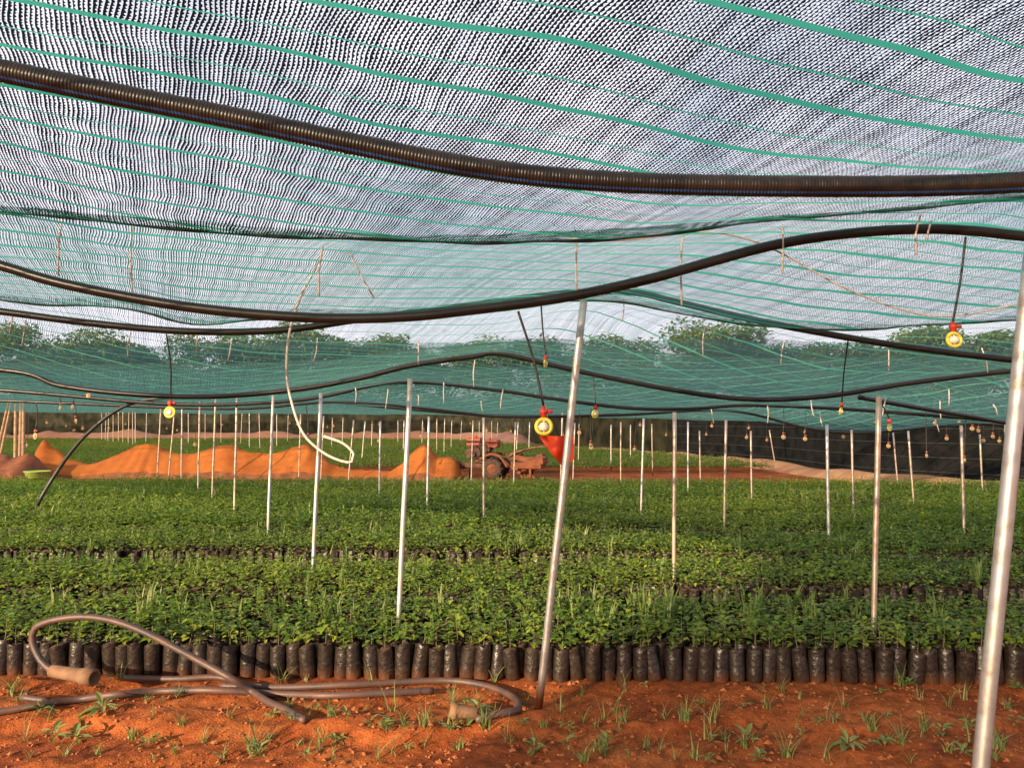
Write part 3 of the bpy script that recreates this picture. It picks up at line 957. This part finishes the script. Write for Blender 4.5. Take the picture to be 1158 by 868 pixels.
# far field beyond the brown strip
soup = Soup()
vs = [make_plant(prng, 1, 'seedling') for _ in range(10)]
Xs, Ys = [], []
yb = 22.6
wallx = lambda d: np.interp(d, [15, 19, 27, 34, 46, 62], [12.5, 8.6, 8.2, 6.2, 1.2, -1.5])
bi = 0
while yb < 60:
    dep = 1.5
    for k in range(int(dep / .17)):
        y = yb + k * .17
        xs = np.arange(-y * .78 - 2, wallx(y) - .8, .17 if y < 38 else .26)
        Xs.append(xs + RNG.normal(0, .04, len(xs))); Ys.append(y + RNG.normal(0, .04, len(xs)))
    yb += dep + .55; bi += 1
X2, Y2 = np.concatenate(Xs), np.concatenate(Ys)
t2 = np.clip(.4 + .35 * fbm(X2, Y2, 79, 3, .5) + RNG.normal(0, .1, len(X2)), 0, 1)
pk = RNG.integers(0, 10, len(X2))
for k, (V, T, Q) in enumerate(vs):
    s_ = pk == k; n_ = s_.sum(); sx = RNG.uniform(1.6, 2.4, n_)
    soup.put(V, T, Q, X2[s_], Y2[s_], np.full(n_, .12), RNG.uniform(0, 6.28, n_), sx, sx * .7, t2[s_], 0)
tag(link('seedling_crop', soup.mesh('seedling_crop', [M['leaf']])), 'far beds of seedlings beyond the brown strip, dark green', 'seedling bed', None, 'stuff')

# ------------------------------------------------------------------ far walls, banks, trees
M['endwall'] = simple('mottled_end_net', (.010, .011, .008), (.036, .034, .022), 1.6, .95, bump=.4, bscale=3, spec=.05)


def wall_net(pts, h, label, lines):
    P = catmull([(x, y, 0) for x, y in pts], .35)
    n = len(P); nz = 10
    G = np.zeros((nz, n, 3))
    for k in range(nz):
        z = k / (nz - 1)
        G[k] = P
        G[k, :, 2] = .12 + z * h
        G[k, :, 1] += .22 * np.sin(np.arange(n) * .55 + z * 2.5) * (1 - .6 * z) + .05 * np.sin(np.arange(n) * 1.7)
    i = np.arange(nz - 1)[:, None] * n; j = np.arange(n - 1)[None]
    Fq = np.stack([i + j, i + j + 1, i + n + j + 1, i + n + j], -1).reshape(-1, 4)
    o = link('net_wall', mesh_np('net_wall', G.reshape(-1, 3), [Fq], M['netwall'] if lines else M['endwall']))
    tag(o, label, 'net wall')
    if lines:
        mb = MB()
        for k in range(1, nz, 2):
            mb.tube(G[k] - [0, .03, 0], .007, 4)
        link('thread', mb.mesh('thread', M['wallline']), o)
    return o


wall_net([(22, 12.5), (14.5, 15.2), (10.6, 17.6), (9.2, 21), (8.8, 27), (7.0, 34)], 1.55, 'black net side wall at right with pale horizontal threads', True)
wall_net([(7.6, 33.2), (6.7, 34.6), (2.4, 45), (-1.5, 62), (-20, 65), (-50, 66), (-70, 60)], 2.45, 'dark net end wall along the far side of the field', False)


def bank(name, pts, w, h, m, seed, kind=True):
    P = catmull([(x, y, 0) for x, y in pts], .4)
    n = len(P); T = np.gradient(P, axis=0); T /= np.linalg.norm(T, axis=1)[:, None]
    Nn = np.stack([-T[:, 1], T[:, 0], np.zeros(n)], -1)
    K = 9; G = np.zeros((K, n, 3))
    for k in range(K):
        s = (k / (K - 1) - .5) * 2
        G[k] = P + Nn * (s * w)
        G[k, :, 2] = h * np.clip(np.minimum(np.arange(n), np.arange(n)[::-1]) / 8, 0, 1) * (1 - s * s) * (1 + .35 * fbm(G[k, :, 0], G[k, :, 1], seed, 3, 1.2)) - .02
    i = np.arange(K - 1)[:, None] * n; j = np.arange(n - 1)[None]
    Fq = np.stack([i + j, i + n + j, i + n + j + 1, i + j + 1], -1).reshape(-1, 4)
    return tag(link(name, mesh_np(name, G.reshape(-1, 3), [Fq], m)), kind='structure')


bank('earth_bank', [(20, 12.2), (14, 14.6), (10.0, 17.0), (8.6, 20.8), (8.1, 27), (6.3, 34), (1.8, 44.5)], .5, .26, M['bank'], 4)
bank('earth_bank', [(1.0, 45), (-3, 58), (-22, 62), (-60, 62)], 1.2, .7, M['pinkbank'], 6)

# trees
def make_tree(rng, name_seed):
    H = 1.0
    tr = MB()
    tr.tube(catmull([(0, 0, -.1), (.05, .02, 1.2), (-.05, .06, 2.6), (.05, .05, 4.2)], .3), np.linspace(.20, .09, len(catmull([(0, 0, -.1), (.05, .02, 1.2), (-.05, .06, 2.6), (.05, .05, 4.2)], .3))), 8)
    cent = []
    for k in range(9):
        a = k * 2.4 + rng.uniform(-.4, .4); r = rng.uniform(.8, 2.3); z = rng.uniform(2.8, 5.8)
        e = (r * math.cos(a), r * math.sin(a), z)
        s = (0, .04, rng.uniform(1.4, 3.2))
        p = catmull([s, ((s[0] + e[0]) * .45, (s[1] + e[1]) * .45, s[2] + (e[2] - s[2]) * .6), e], .3)
        tr.tube(p, np.linspace(.07, .02, len(p)), 6)
        cent.append(e)
    cent += [(rng.uniform(-1.4, 1.4), rng.uniform(-1.4, 1.4), rng.uniform(3.5, 6.6)) for _ in range(10)]
    sp = Soup()
    for c in cent:
        n = 230; rad = rng.uniform(.6, 1.15)
        d = rng.normal(0, 1, (n, 3)); d /= np.linalg.norm(d, axis=1)[:, None]
        p = np.array(c) + d * rad * rng.uniform(.25, 1.15, n)[:, None] ** .6 * [1, 1, .75]
        P, T, Q = leaf_shape(.22, .13, .2, .3, 1)
        for kk in range(5):
            q = rot_y(P, rng.uniform(-1.0, 1.0)); s_ = np.arange(n) % 5 == kk; m_ = s_.sum()
            sz = rng.uniform(.8, 1.5, m_)
            sp.put(q, np.array(T), np.zeros((0, 4), int), p[s_, 0], p[s_, 1], p[s_, 2], rng.uniform(0, 6.28, m_), sz, sz, np.full(m_, np.clip(rng.normal(.5, .25), 0, 1)), 0)
    return tr.mesh('trunk', M['bark']), sp.mesh('crown', [M['tree']])


trees = [make_tree(np.random.default_rng(s), s) for s in (1, 2, 3, 4)]
tl = []
for px, py, d in ((-90, 380, 72), (20, 372, 70), (70, 385, 76), (118, 372, 70), (165, 388, 74), (255, 374, 72), (300, 384, 77), (345, 370, 70), (395, 384, 74), (440, 382, 72), (500, 378, 75), (560, 384, 73), (620, 380, 72),
                  (690, 384, 74), (745, 390, 70), (800, 366, 68), (840, 376, 74), (890, 386, 70), (940, 376, 72), (985, 384, 68), (1030, 370, 70), (1070, 384, 66), (1110, 362, 64), (1150, 376, 70), (1230, 370, 66), (1300, 374, 62)):
    tl.append((px, py, d))
for k, ((px, py, d), w) in enumerate(ranked(tl, lambda q: q[0], 'in the line beyond the nets')):
    p = at(px, py, d)
    s_ = p[2] / 6.7
    e = empty('tree', (p[0], p[1], 0), random.uniform(0, 6.28)); e.scale = (s_ * random.uniform(1.25, 1.6), s_ * 1.3, s_ * random.uniform(.93, 1.02))
    tag(e, f'green leafy tree, {w}', 'tree', 'trees beyond the nets')
    t = trees[k % 4]
    link('trunk', t[0], e); link('crown', t[1], e)
# low scrub behind the wall as one mass
soup = Soup()
n = 14000
xs = RNG.uniform(-75, 60, n); ys = 67 + RNG.uniform(0, 6, n); zs = RNG.uniform(0, 1, n) ** 1.2 * (4.6 + 1.2 * fbm(xs, ys, 8, 3, .3))
P, T, Q = leaf_shape(.45, .30, .2, .3, 1)
for kk in range(6):
    q = rot_y(P, random.uniform(-1, 1)); s_ = np.arange(n) % 6 == kk; m_ = s_.sum(); sz = RNG.uniform(.8, 1.8, m_)
    soup.put(q, np.array(T), np.zeros((0, 4), int), xs[s_], ys[s_], zs[s_], RNG.uniform(0, 6.28, m_), sz, sz, np.clip(RNG.normal(.45, .2, m_), 0, 1), 0)
tag(link('scrub', soup.mesh('scrub', [M['tree']])), 'dense dark green scrub filling the gaps under the trees', 'scrub', None, 'stuff')

# ------------------------------------------------------------------ orange cloth, tiller and things at the back
def cloth_ridge(name, top, bot, d, depth, label, mat_, ncol=160, wr=.05, seed=5):
    px = np.linspace(top[0][0], top[-1][0], ncol)
    tops = np.array(catmull([(a, b, 0) for a, b in top], 4))
    ty = np.interp(px, tops[:, 0], tops[:, 1])
    rows = []
    K = 15
    for k in range(K):
        s = k / (K - 1)                       # front foot -> ridge -> back foot
        row = []
        for q in range(ncol):
            T_ = at(px[q], ty[q], d)
            zt = max(.04, T_[2])
            e = 1 - abs(2 * s - 1)
            z = zt * (e ** .8) * (1 - .08 * math.sin(e * 3.1))
            y = d + (s - .5) * depth * (.35 + .65 * min(1, zt / .6))
            row.append((T_[0], y, z + .004))
        rows.append(row)
    G = np.array(rows)
    n_ = fbm(G[..., 0], G[..., 2] * 3 + G[..., 1], seed, 4, 3.0)
    fx = G[..., 0] + .5 * G[..., 2] * np.sin(G[..., 0] * 1.3)
    n_ = n_ + .55 * (1 - abs(np.sin(fx * 5.5 + 1.2 * fbm(G[..., 0], G[..., 1], seed + 1, 2, 1.0))) ** .5) + .3 * np.sin(fx * 17)
    G[..., 1] += wr * 1.6 * n_; G[..., 2] += wr * .5 * n_ * (G[..., 2] > .08)
    i = np.arange(K - 1)[:, None] * ncol; j = np.arange(ncol - 1)[None]
    Fq = np.stack([i + j, i + j + 1, i + ncol + j + 1, i + ncol + j], -1).reshape(-1, 4)
    return tag(link(name, mesh_np(name, G.reshape(-1, 3), [Fq], [mat_, M['mud_shade']], mi=np.where(np.arange(len(Fq)) // (ncol - 1) < 1, 1, 0))), label, 'cloth')  # darker foot row: ground shadow and earth under the cloth put into its colour


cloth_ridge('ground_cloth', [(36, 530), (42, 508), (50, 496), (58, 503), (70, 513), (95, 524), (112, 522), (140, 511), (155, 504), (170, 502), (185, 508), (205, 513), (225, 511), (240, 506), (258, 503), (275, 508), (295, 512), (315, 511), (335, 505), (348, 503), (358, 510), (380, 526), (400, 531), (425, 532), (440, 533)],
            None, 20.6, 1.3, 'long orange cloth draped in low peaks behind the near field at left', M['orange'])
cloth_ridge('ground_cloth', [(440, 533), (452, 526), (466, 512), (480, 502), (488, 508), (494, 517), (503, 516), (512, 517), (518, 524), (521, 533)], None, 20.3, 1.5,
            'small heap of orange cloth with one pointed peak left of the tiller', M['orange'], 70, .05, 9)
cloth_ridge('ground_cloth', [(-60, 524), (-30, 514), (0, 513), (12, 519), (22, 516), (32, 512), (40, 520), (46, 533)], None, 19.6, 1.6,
            'crumpled dark orange heap of cloth at the left edge before the barrel', M['mud_shade'], 70, .07, 12)

# walking tiller
tp = on_ground(562, 540)
t = empty('walking_tiller', (tp[0], 20.4, 0), R(-14)); t.scale = (1.08, 1.08, 1.06)
tag(t, 'mud-caked red walking tiller parked on the brown strip', 'tiller')
eng = MB(); eng.box((-.42, 0, .62), (.58, .38, .30)); eng.box((-.30, 0, .46), (.42, .30, .16)); eng.tube([(-.62, -.2, .62), (-.62, .2, .62)], .13, 14)
eng.tube([(-.14, -.12, .78), (-.14, -.12, 1.0)], .035, 8)
link('engine', eng.mesh('engine', M['iron'], False), t)
hd = MB(); hd.box((-.55, 0, .90), (.34, .36, .22)); hd.box((-.10, 0, .86), (.30, .30, .20)); hd.box((-.33, 0, .80), (.74, .32, .06)); hd.tube([(-.55, 0, 1.0), (-.55, 0, 1.05)], .05, 10)
link('hood', hd.mesh('hood', M['tirered'], False), t)
ch = MB(); ch.box((-.30, 0, .32), (1.05, .22, .12)); ch.box((.36, 0, .42), (.26, .26, .34)); ch.tube([(-.02, -.36, .23), (-.02, .36, .23)], .04, 8)
ch.box((-.92, 0, .30), (.22, .30, .16)); ch.tube([(-.82, 0, .3), (-1.06, 0, .44)], .03, 6); ch.tube([(-.7, .1, .28), (-.74, .1, .0)], .025, 6)
link('chassis', ch.mesh('chassis', M['iron'], False), t)
for sy in (-1, 1):
    w_ = MB(); w_.lathe([(.15, -.075), (.22, -.085), (.25, -.05), (.25, .05), (.22, .085), (.15, .075)], seg=24, rot=Matrix.Rotation(R(90), 3, 'X').to_euler())
    for k in range(12):
        a = k * math.pi / 6
        w_.box((.25 * math.cos(a), 0, .25 * math.sin(a)), (.05, .15, .035), Matrix.Rotation(-a, 3, 'Y').to_euler())
    wo = link('wheel', w_.mesh('wheel', M['tyre']), t, (-.02, sy * .34, .26))
    rm = MB(); rm.lathe([(.03, -.10), (.05, -.10), (.06, -.088), (.16, -.088), (.17, -.06), (.17, .06), (.06, .088), (.03, .09)], seg=16, rot=Matrix.Rotation(R(90), 3, 'X').to_euler())
    link('rim', rm.mesh('rim', M['mud_shade']), wo)
hb = MB()
for sy in (-1, 1):
    hb.tube(catmull([(.30, sy * .12, .52), (.55, sy * .22, .66), (1.0, sy * .32, .78), (1.3, sy * .34, .80)], .1), .024, 8)
hb.tube([(.58, -.23, .67), (.58, .23, .67)], .018, 6)
link('handlebar', hb.mesh('handlebar', M['clay']), t)
rt = MB(); rt.box((.80, 0, .34), (.74, .66, .16)); rt.box((.98, 0, .45), (.46, .60, .18)); rt.tube([(.62, -.3, .18), (.62, .3, .18)], .05, 8)
for k in range(10):
    a = k * 1.1; y = -.3 + k * .065
    rt.box((.78 + .12 * math.cos(a), y, .17 + .12 * math.sin(a)), (.05, .02, .24), Matrix.Rotation(a, 3, 'Y').to_euler())
link('rotavator', rt.mesh('rotavator', M['mud_shade'], False), t)
st_ = MB(); st_.box((.50, 0, .60), (.26, .30, .09)); st_.tube([(.45, 0, .44), (.48, 0, .58)], .03, 6)
lump_rng = random.Random(4)
cl_ = MB()
for k in range(9):
    cl_.box((lump_rng.uniform(-.66, -.1), lump_rng.uniform(-.26, -.12), lump_rng.uniform(.42, .86)), (lump_rng.uniform(.08, .22), lump_rng.uniform(.06, .16), lump_rng.uniform(.06, .18)), Matrix.Rotation(lump_rng.uniform(-.5, .5), 3, 'Y').to_euler(), 0, .3)
for k in range(4):
    x = -.62 + k * .17
    cl_.tube(catmull([(x, -.24, .5), (x + .08, -.30, .66), (x + .16, -.22, .8)], .05), .014, 6)
cl_.tube([(-.30, -.24, .60), (-.30, -.16, .60)], .14, 16)
link('engine_fittings', cl_.mesh('engine_fittings', M['tyre'], False), t)
for sy in (-1, 1):
    mg = MB()
    mg.tube(catmull([(.36, sy * .36, .30), (.16, sy * .36, .56), (-.10, sy * .36, .60), (-.32, sy * .36, .48)], .05), .035, 6)
    link('mudguard', mg.mesh('mudguard', M['mud_shade']), t)
mg = MB()
mg.box((.70, -.2, .50), (.34, .14, .12), Matrix.Rotation(.2, 3, 'Y').to_euler()); mg.box((1.08, .1, .54), (.16, .3, .14), Matrix.Rotation(-.3, 3, 'Y').to_euler())
for k in range(7):
    mg.box((lump_rng.uniform(.5, 1.2), lump_rng.uniform(-.36, .1), lump_rng.uniform(.2, .5)), (lump_rng.uniform(.08, .2), lump_rng.uniform(.06, .16), lump_rng.uniform(.06, .14)), Matrix.Rotation(lump_rng.uniform(-.7, .7), 3, 'Y').to_euler(), 0, .3)
link('soil_load', mg.mesh('soil_load', M['mud_shade'], False), t)
link('saddle', st_.mesh('saddle', M['mud_shade']), t)

# barrel, poles, basin
bp = on_ground(6, 533)
mb = MB(); mb.lathe([(.24, 0), (.27, .02), (.27, .2), (.285, .22), (.27, .24), (.27, .44), (.285, .46), (.27, .48), (.265, .66), (.25, .68)], seg=20)
bo = empty('barrel', (bp[0] - .1, 22.3, 0.42)); tag(bo, 'yellow barrel at the left edge behind the cloth heap', 'barrel')
link('shell', mb.mesh('shell', M['barrel']), bo)
mb = MB(); mb.lathe([(.275, .67), (.285, .69), (.285, .72), (.24, .73)], seg=20); link('rim', mb.mesh('rim', M['wood']), bo)
mb = MB(); mb.box((0, 0, .2), (.9, .7, .42), None, 0, .05)
o = link('block_stand', mb.mesh('block_stand', M['mud_shade'], False)); o.location = (bp[0] - .1, 22.3, 0); tag(o, 'low muddy block under the yellow barrel', 'stand')
for x0, y0, x1, y1, w in ((2, 488, 14, 436, 'leftmost of the two leaning over the barrel'), (6, 488, 15, 446, 'shorter of the two leaning over the barrel')):
    a, b = at(x0, y0, 21.8), at(x1, y1, 21.6)
    pipe('wooden_pole', [(a[0] - .12, 21.8, .55), a, b], .033, M['wood'], f'pale wooden pole, {w}', 'pole', 'wooden poles by the barrel', 8)
for x0, y0, x1, y1, w in ((17, 530, 18, 456, 'left one of three upright behind the cloth heap'), (22, 530, 24, 452, 'middle one of three upright behind the cloth heap'), (26, 530, 27, 451, 'right one of three upright behind the cloth heap')):
    a, b = at(x0, y0, 22.6), at(x1, y1, 22.6)
    pipe('wooden_pole', [(a[0], 22.6, 0), b], .045, M['wood'], f'pale wooden pole, {w}', 'pole', 'wooden poles by the barrel', 8)
mb = MB(); mb.lathe([(.20, 0), (.22, .02), (.27, .15), (.29, .155), (.29, .17), (.26, .165), (.21, .04), (.05, .03)], seg=24)
bp = on_ground(42, 540)
o = link('basin', mb.mesh('basin', M['lime'])); o.location = (bp[0] * 18.2 / bp[1], 18.2, .16); o.scale = (1, 1, 1); tag(o, 'lime green basin at the back of the near field by the cloth heap', 'basin')

# ------------------------------------------------------------------ hoses in the foreground
def lie(pts, r=.027):
    out = []
    for p in pts:
        if len(p) == 2:
            z = r
            for _ in range(6):
                g = on_ground(p[0], p[1], z)
                z = float(gz(g[0], g[1])) + r * .95
            out.append((g[0], g[1], z))
        else: out.append(at(*p))
    return out


gh = 'dusty hoses lying on the soil'
HR = .0188
pipe('ground_hose', lie([(70, 763, 4.22), (58, 757, 4.23), (46, 746, 4.25), (37, 726, 4.27), (40, 710, 4.27), (60, 701, 4.26), (95, 697, 4.25), (130, 702, 4.24), (165, 715, 4.22), (200, 733, 4.2), (235, 752, 4.17), (262, 767, 4.13), (285, 781), (303, 793), (322, 803), (345, 811)]), HR, M['hose'],
     'dusty hose standing up in a wide loop against the front bags at left', 'hose', gh, 10, .03)
pipe('ground_hose', lie([(140, 770), (200, 767), (240, 765), (262, 769), (276, 777), (292, 787)]), HR * .9, M['hose'], 'short hose end running under the standing loop', 'hose', gh, 10, .03)
pipe('ground_hose', lie([(-80, 822), (0, 804), (40, 797), (90, 790), (130, 785), (180, 781), (240, 780), (310, 784), (370, 786), (430, 783), (490, 779)]), HR, M['hose'], 'long hose on the soil running from the left edge to the middle', 'hose', gh, 10, .03)
pipe('ground_hose', lie([(250, 775), (320, 777), (390, 774), (450, 771), (500, 769), (535, 772), (565, 780), (583, 791), (586, 802), (574, 810), (556, 815), (538, 817)]), HR, M['hose'], 'hose bending back in a tight curve left of the leaning post', 'hose', gh, 10, .03)
pipe('ground_hose', lie([(24, 788), (40, 790), (55, 792)]), HR * .9, M['hose'], 'short black stub of hose at lower left', 'hose', gh, 10, .03)


def fitting(px0, py0, px1, py1, d0, d1, r0, label):
    a, b = Vector(at(px0, py0, d0)), Vector(at(px1, py1, d1))
    mb = MB(); L = (b - a).length
    mb.lathe([(r0 * .7, 0), (r0 * .8, .004), (r0 * .85, L * .5), (r0, L * .72), (r0 * 1.08, L * .75), (r0 * 1.08, L), (r0 * .8, L), (r0 * .75, L * .8)], seg=16)
    o = link('pipe_fitting', mb.mesh('pipe_fitting', M['clay'])); o.location = a
    o.rotation_euler = Vector((0, 0, 1)).rotation_difference(b - a).to_euler()
    tag(o, label, 'fitting')


fitting(58, 758, 107, 766, 4.20, 4.12, .040, 'tan pipe fitting on the end of the standing hose loop')
fitting(540, 806, 509, 803, 3.84, 3.84, .036, 'tan pipe fitting lying inside the tight hose curve')

# ------------------------------------------------------------------ weeds and clods on the bare soil
def grass_tuft(rng, n, L0):
    sp = Soup()
    for k in range(n):
        L = rng.uniform(.5, 1) * L0; w = rng.uniform(.0020, .0055); a = rng.uniform(0, 6.28); lean = rng.uniform(.25, 1.0)
        q = []
        for s in np.linspace(0, 1, 5):
            ww = w * (1 - s) ** .6 if s < 1 else .0004
            x = lean * L * s ** 1.6; z = L * (s - .35 * lean * s * s)
            q += [(x, ww, z), (x, -ww, z)]
        P = rot_z(np.array(q), a)
        sp.put(P, np.zeros((0, 3), int), np.array([(2 * i, 2 * i + 1, 2 * i + 3, 2 * i + 2) for i in range(4)]), rng.uniform(-.02, .02, 1), rng.uniform(-.02, .02, 1), np.zeros(1), np.zeros(1), np.ones(1), np.ones(1), np.array([rng.uniform(.2, 1)]), 0)
    return sp.mesh('grass_tuft', [M['weed']])


def broad_weed(rng, n, L0):
    sp = Soup()
    for k in range(n):
        L = rng.uniform(.5, 1) * L0
        P, T, Q = leaf_shape(L, L * rng.uniform(.32, .55), .25, rng.uniform(.2, .7), 0)
        P = rot_y(P + [.012, 0, 0], rng.uniform(.15, 1.1))
        sp.put(P, np.array(T), np.array(Q), np.zeros(1), np.zeros(1), np.array([rng.uniform(.005, .05)]), np.array([k * 2.4 + rng.uniform(-.4, .4)]), np.ones(1), np.ones(1), np.array([rng.uniform(.1, .8)]), 0)
    return sp.mesh('leafy_weed', [M['weed']])


wr = np.random.default_rng(9)
GT = [grass_tuft(wr, n, L) for n, L in ((8, .13), (12, .17), (6, .10), (16, .20), (5, .15), (7, .19), (20, .12), (4, .22), (10, .09), (14, .16))]
BW = [broad_weed(wr, n, L) for n, L in ((7, .07), (9, .09), (6, .055), (8, .11), (10, .06), (14, .05), (5, .09), (18, .065), (11, .08))]
weeds = [(45, 815, 'l', 3, 1.1), (115, 815, 'l', 3, 1.2), (150, 835, 'g', 1, 1.1), (60, 835, 'l', 1, 1.2), (30, 838, 'g', 0, 1), (85, 838, 'l', 1, 1.1), (15, 785, 'g', 4, 1.3), (128, 770, 'l', 0, 1), (140, 765, 'g', 0, 1),
         (200, 788, 'g', 1, .9), (205, 830, 'g', 1, .9), (165, 845, 'l', 0, 1.1), (230, 840, 'g', 4, .9), (260, 815, 'g', 0, .8), (285, 850, 'g', 3, 1.1), (305, 835, 'g', 3, 1.0), (330, 820, 'l', 1, 1), (375, 823, 'g', 1, 1.1),
         (385, 840, 'l', 2, 1), (318, 775, 'g', 1, 1.1), (345, 770, 'g', 0, .9), (420, 775, 'g', 0, 1), (440, 820, 'l', 0, 1), (435, 835, 'l', 2, 1.1), (480, 830, 'g', 1, 1.2), (510, 835, 'l', 1, .9), (520, 845, 'g', 3, 1.0), (550, 825, 'g', 4, 1.3),
         (540, 808, 'l', 3, 1.2), (575, 840, 'g', 0, 1), (560, 770, 'g', 2, 1), (605, 850, 'l', 4, 1.2), (640, 825, 'l', 0, 1), (640, 845, 'l', 1, 1.1), (660, 815, 'g', 0, 1), (705, 780, 'g', 0, 1), (705, 815, 'g', 4, 1), (730, 778, 'l', 2, .8), (685, 842, 'l', 2, 1.2),
         (775, 815, 'g', 1, 1.2), (785, 855, 'g', 4, 1.1), (805, 840, 'l', 2, 1), (812, 800, 'g', 0, .9), (845, 840, 'l', 1, 1.2), (800, 862, 'l', 0, 1.1), (868, 800, 'g', 3, .8), (860, 780, 'g', 2, 1), (925, 822, 'l', 0, 1.1), (955, 800, 'g', 0, 1), (980, 815, 'g', 2, 1), (985, 830, 'g', 4, 1),
         (1010, 770, 'g', 3, 1.1), (1022, 772, 'l', 2, 1), (960, 845, 'l', 3, 1), (1000, 845, 'l', 1, 1), (1045, 825, 'g', 1, 1), (1065, 830, 'l', 1, 1), (1070, 850, 'g', 2, 1.2), (1090, 790, 'g', 0, .8), (1130, 845, 'g', 1, 1.3), (1150, 785, 'l', 2, 1), (745, 850, 'g', 4, 1), (890, 855, 'g', 1, 1.1), (905, 790, 'g', 2, .9), (345, 858, 'l', 2, 1),
         (430, 860, 'g', 0, 1.1), (660, 860, 'g', 1, 1), (460, 850, 'l', 4, .9), (250, 862, 'l', 2, 1.2), (1040, 790, 'g', 0, .8), (1150, 818, 'l', 4, .9)]


_r = random.Random(31)
for _k in range(110):
    weeds.append((_r.uniform(8, 1150), 778 + 84 * _r.random() ** .8, _r.choice('ggl'), _r.randrange(5), _r.uniform(.5, .95)))


def zone(px, py):
    if px < 125: return 'below the standing hose loop'
    if px < 395: return 'between the two hose loops'
    if px < 600: return 'around the tight hose curve'
    if px < 860: return 'just right of the leaning post'
    return 'on the soil at lower right'


zs_ = {}
for w_ in weeds: zs_.setdefault((w_[2], zone(w_[0], w_[1])), []).append(w_)
for (kd, zn), L in zs_.items():
    for (px, py, _, v, s), w in ranked(L, lambda q: q[0], zn):
        z = 0
        for _ in range(6):
            g = on_ground(px, py, z); z = float(gz(g[0], g[1]))
        g = (g[0], g[1], z)
        if g[1] > row0(g[0]) - .07: g = (g[0], row0(g[0]) - .07, float(gz(g[0], row0(g[0]) - .07)))
        o = link('grass_tuft' if kd == 'g' else 'leafy_weed', GT[(v + 5 * random.randrange(2)) % len(GT)] if kd == 'g' else BW[(v + 5 * random.randrange(2)) % len(BW)])
        o.location = (g[0], g[1], g[2] - .004); s *= random.uniform(.85, 1.05) * (.72 if kd == 'l' else .92); o.scale = (s, s, s); o.rotation_euler = (0, 0, random.uniform(0, 6.28))
        tag(o, ('thin green grass tuft, ' if kd == 'g' else 'small broad-leaved weed, ') + w, 'grass' if kd == 'g' else 'weed', 'weeds on the bare red soil')

soup = Soup()
n = 5200
n2_ = 5200
xs = RNG.uniform(-3.4, 3.4, n); ys = 2.6 + (1.8) * RNG.random(n)
ico = np.array([(1, 0, 0), (-1, 0, 0), (0, 1, 0), (0, -1, 0), (0, 0, 1), (0, 0, -.6), (.6, .6, .5), (-.6, .55, .45), (.5, -.6, .5)], float)
ico8 = ico[:6]; TF = np.array([(0, 2, 4), (2, 1, 4), (1, 3, 4), (3, 0, 4), (2, 0, 5), (1, 2, 5), (3, 1, 5), (0, 3, 5)])
for kk in range(8):
    bse = ico8 * RNG.uniform(.6, 1.2, (6, 1)) + RNG.normal(0, .12, (6, 3))
    s_ = np.arange(n) % 8 == kk; m_ = s_.sum(); sz = np.clip(RNG.lognormal(-5.1, .55, m_), .002, .022)
    soup.put(bse, TF, np.zeros((0, 4), int), xs[s_], ys[s_], gz(xs[s_], ys[s_]) + sz * .2, RNG.uniform(0, 6.28, m_), sz, sz * .75, np.zeros(m_), 0)
tag(link('soil_crumbs', soup.mesh('soil_crumbs', [M['clod']])), 'loose crumbs of red earth strewn over the bare soil', 'soil', None, 'stuff')

# ------------------------------------------------------------------ light
SUN_EL, SUN_AZ = R(16), R(218)          # azimuth of the sun, clockwise from +Y: behind the camera, to the left
w = bpy.data.worlds.new('World'); S.world = w; w.use_nodes = True
nt = w.node_tree; nt.nodes.clear()
sky = nt.nodes.new('ShaderNodeTexSky'); sky.sky_type = 'NISHITA'; sky.sun_disc = False
sky.sun_elevation = SUN_EL; sky.sun_rotation = SUN_AZ; sky.dust_density = 2.0; sky.air_density = 1.0
bg = nt.nodes.new('ShaderNodeBackground'); bg.inputs[1].default_value = .09
tc = nt.nodes.new('ShaderNodeTexCoord')
cl = noise(nt, 3.2, 5, tc.outputs['Generated'])
f = ramp(nt, cl, [(.36, (.5,) * 3), (.60, (.95,) * 3)])
c = mixc(nt, f, sky.outputs[0], (6.6, 6.2, 6.9))
nt.links.new(c, bg.inputs[0])
wo_ = nt.nodes.new('ShaderNodeOutputWorld'); nt.links.new(bg.outputs[0], wo_.inputs[0])

ld = bpy.data.lights.new('sun', 'SUN'); ld.energy = 5.0; ld.angle = R(.5); ld.color = (1, .77, .48)
lo = bpy.data.objects.new('sun', ld); COL.objects.link(lo)
sd = Vector((math.sin(SUN_AZ) * math.cos(SUN_EL), math.cos(SUN_AZ) * math.cos(SUN_EL), math.sin(SUN_EL)))
lo.rotation_euler = (-sd).to_track_quat('-Z', 'Y').to_euler()
lo.location = sd * 60

S.view_settings.view_transform = 'Standard'
S.view_settings.look = 'None'
S.view_settings.exposure = 1.25
S.view_settings.gamma = 1
S.view_settings.use_curve_mapping = False
S.render.engine = 'CYCLES'
S.cycles.transparent_max_bounces = 48
S.cycles.max_bounces = 6
S.cycles.diffuse_bounces = 3
S.cycles.use_denoising = True
try:
    S.cycles.denoiser = 'OPENIMAGEDENOISE'
    S.cycles.denoising_input_passes = 'RGB_ALBEDO_NORMAL'
except Exception:
    pass
S.cycles.sample_clamp_indirect = 8
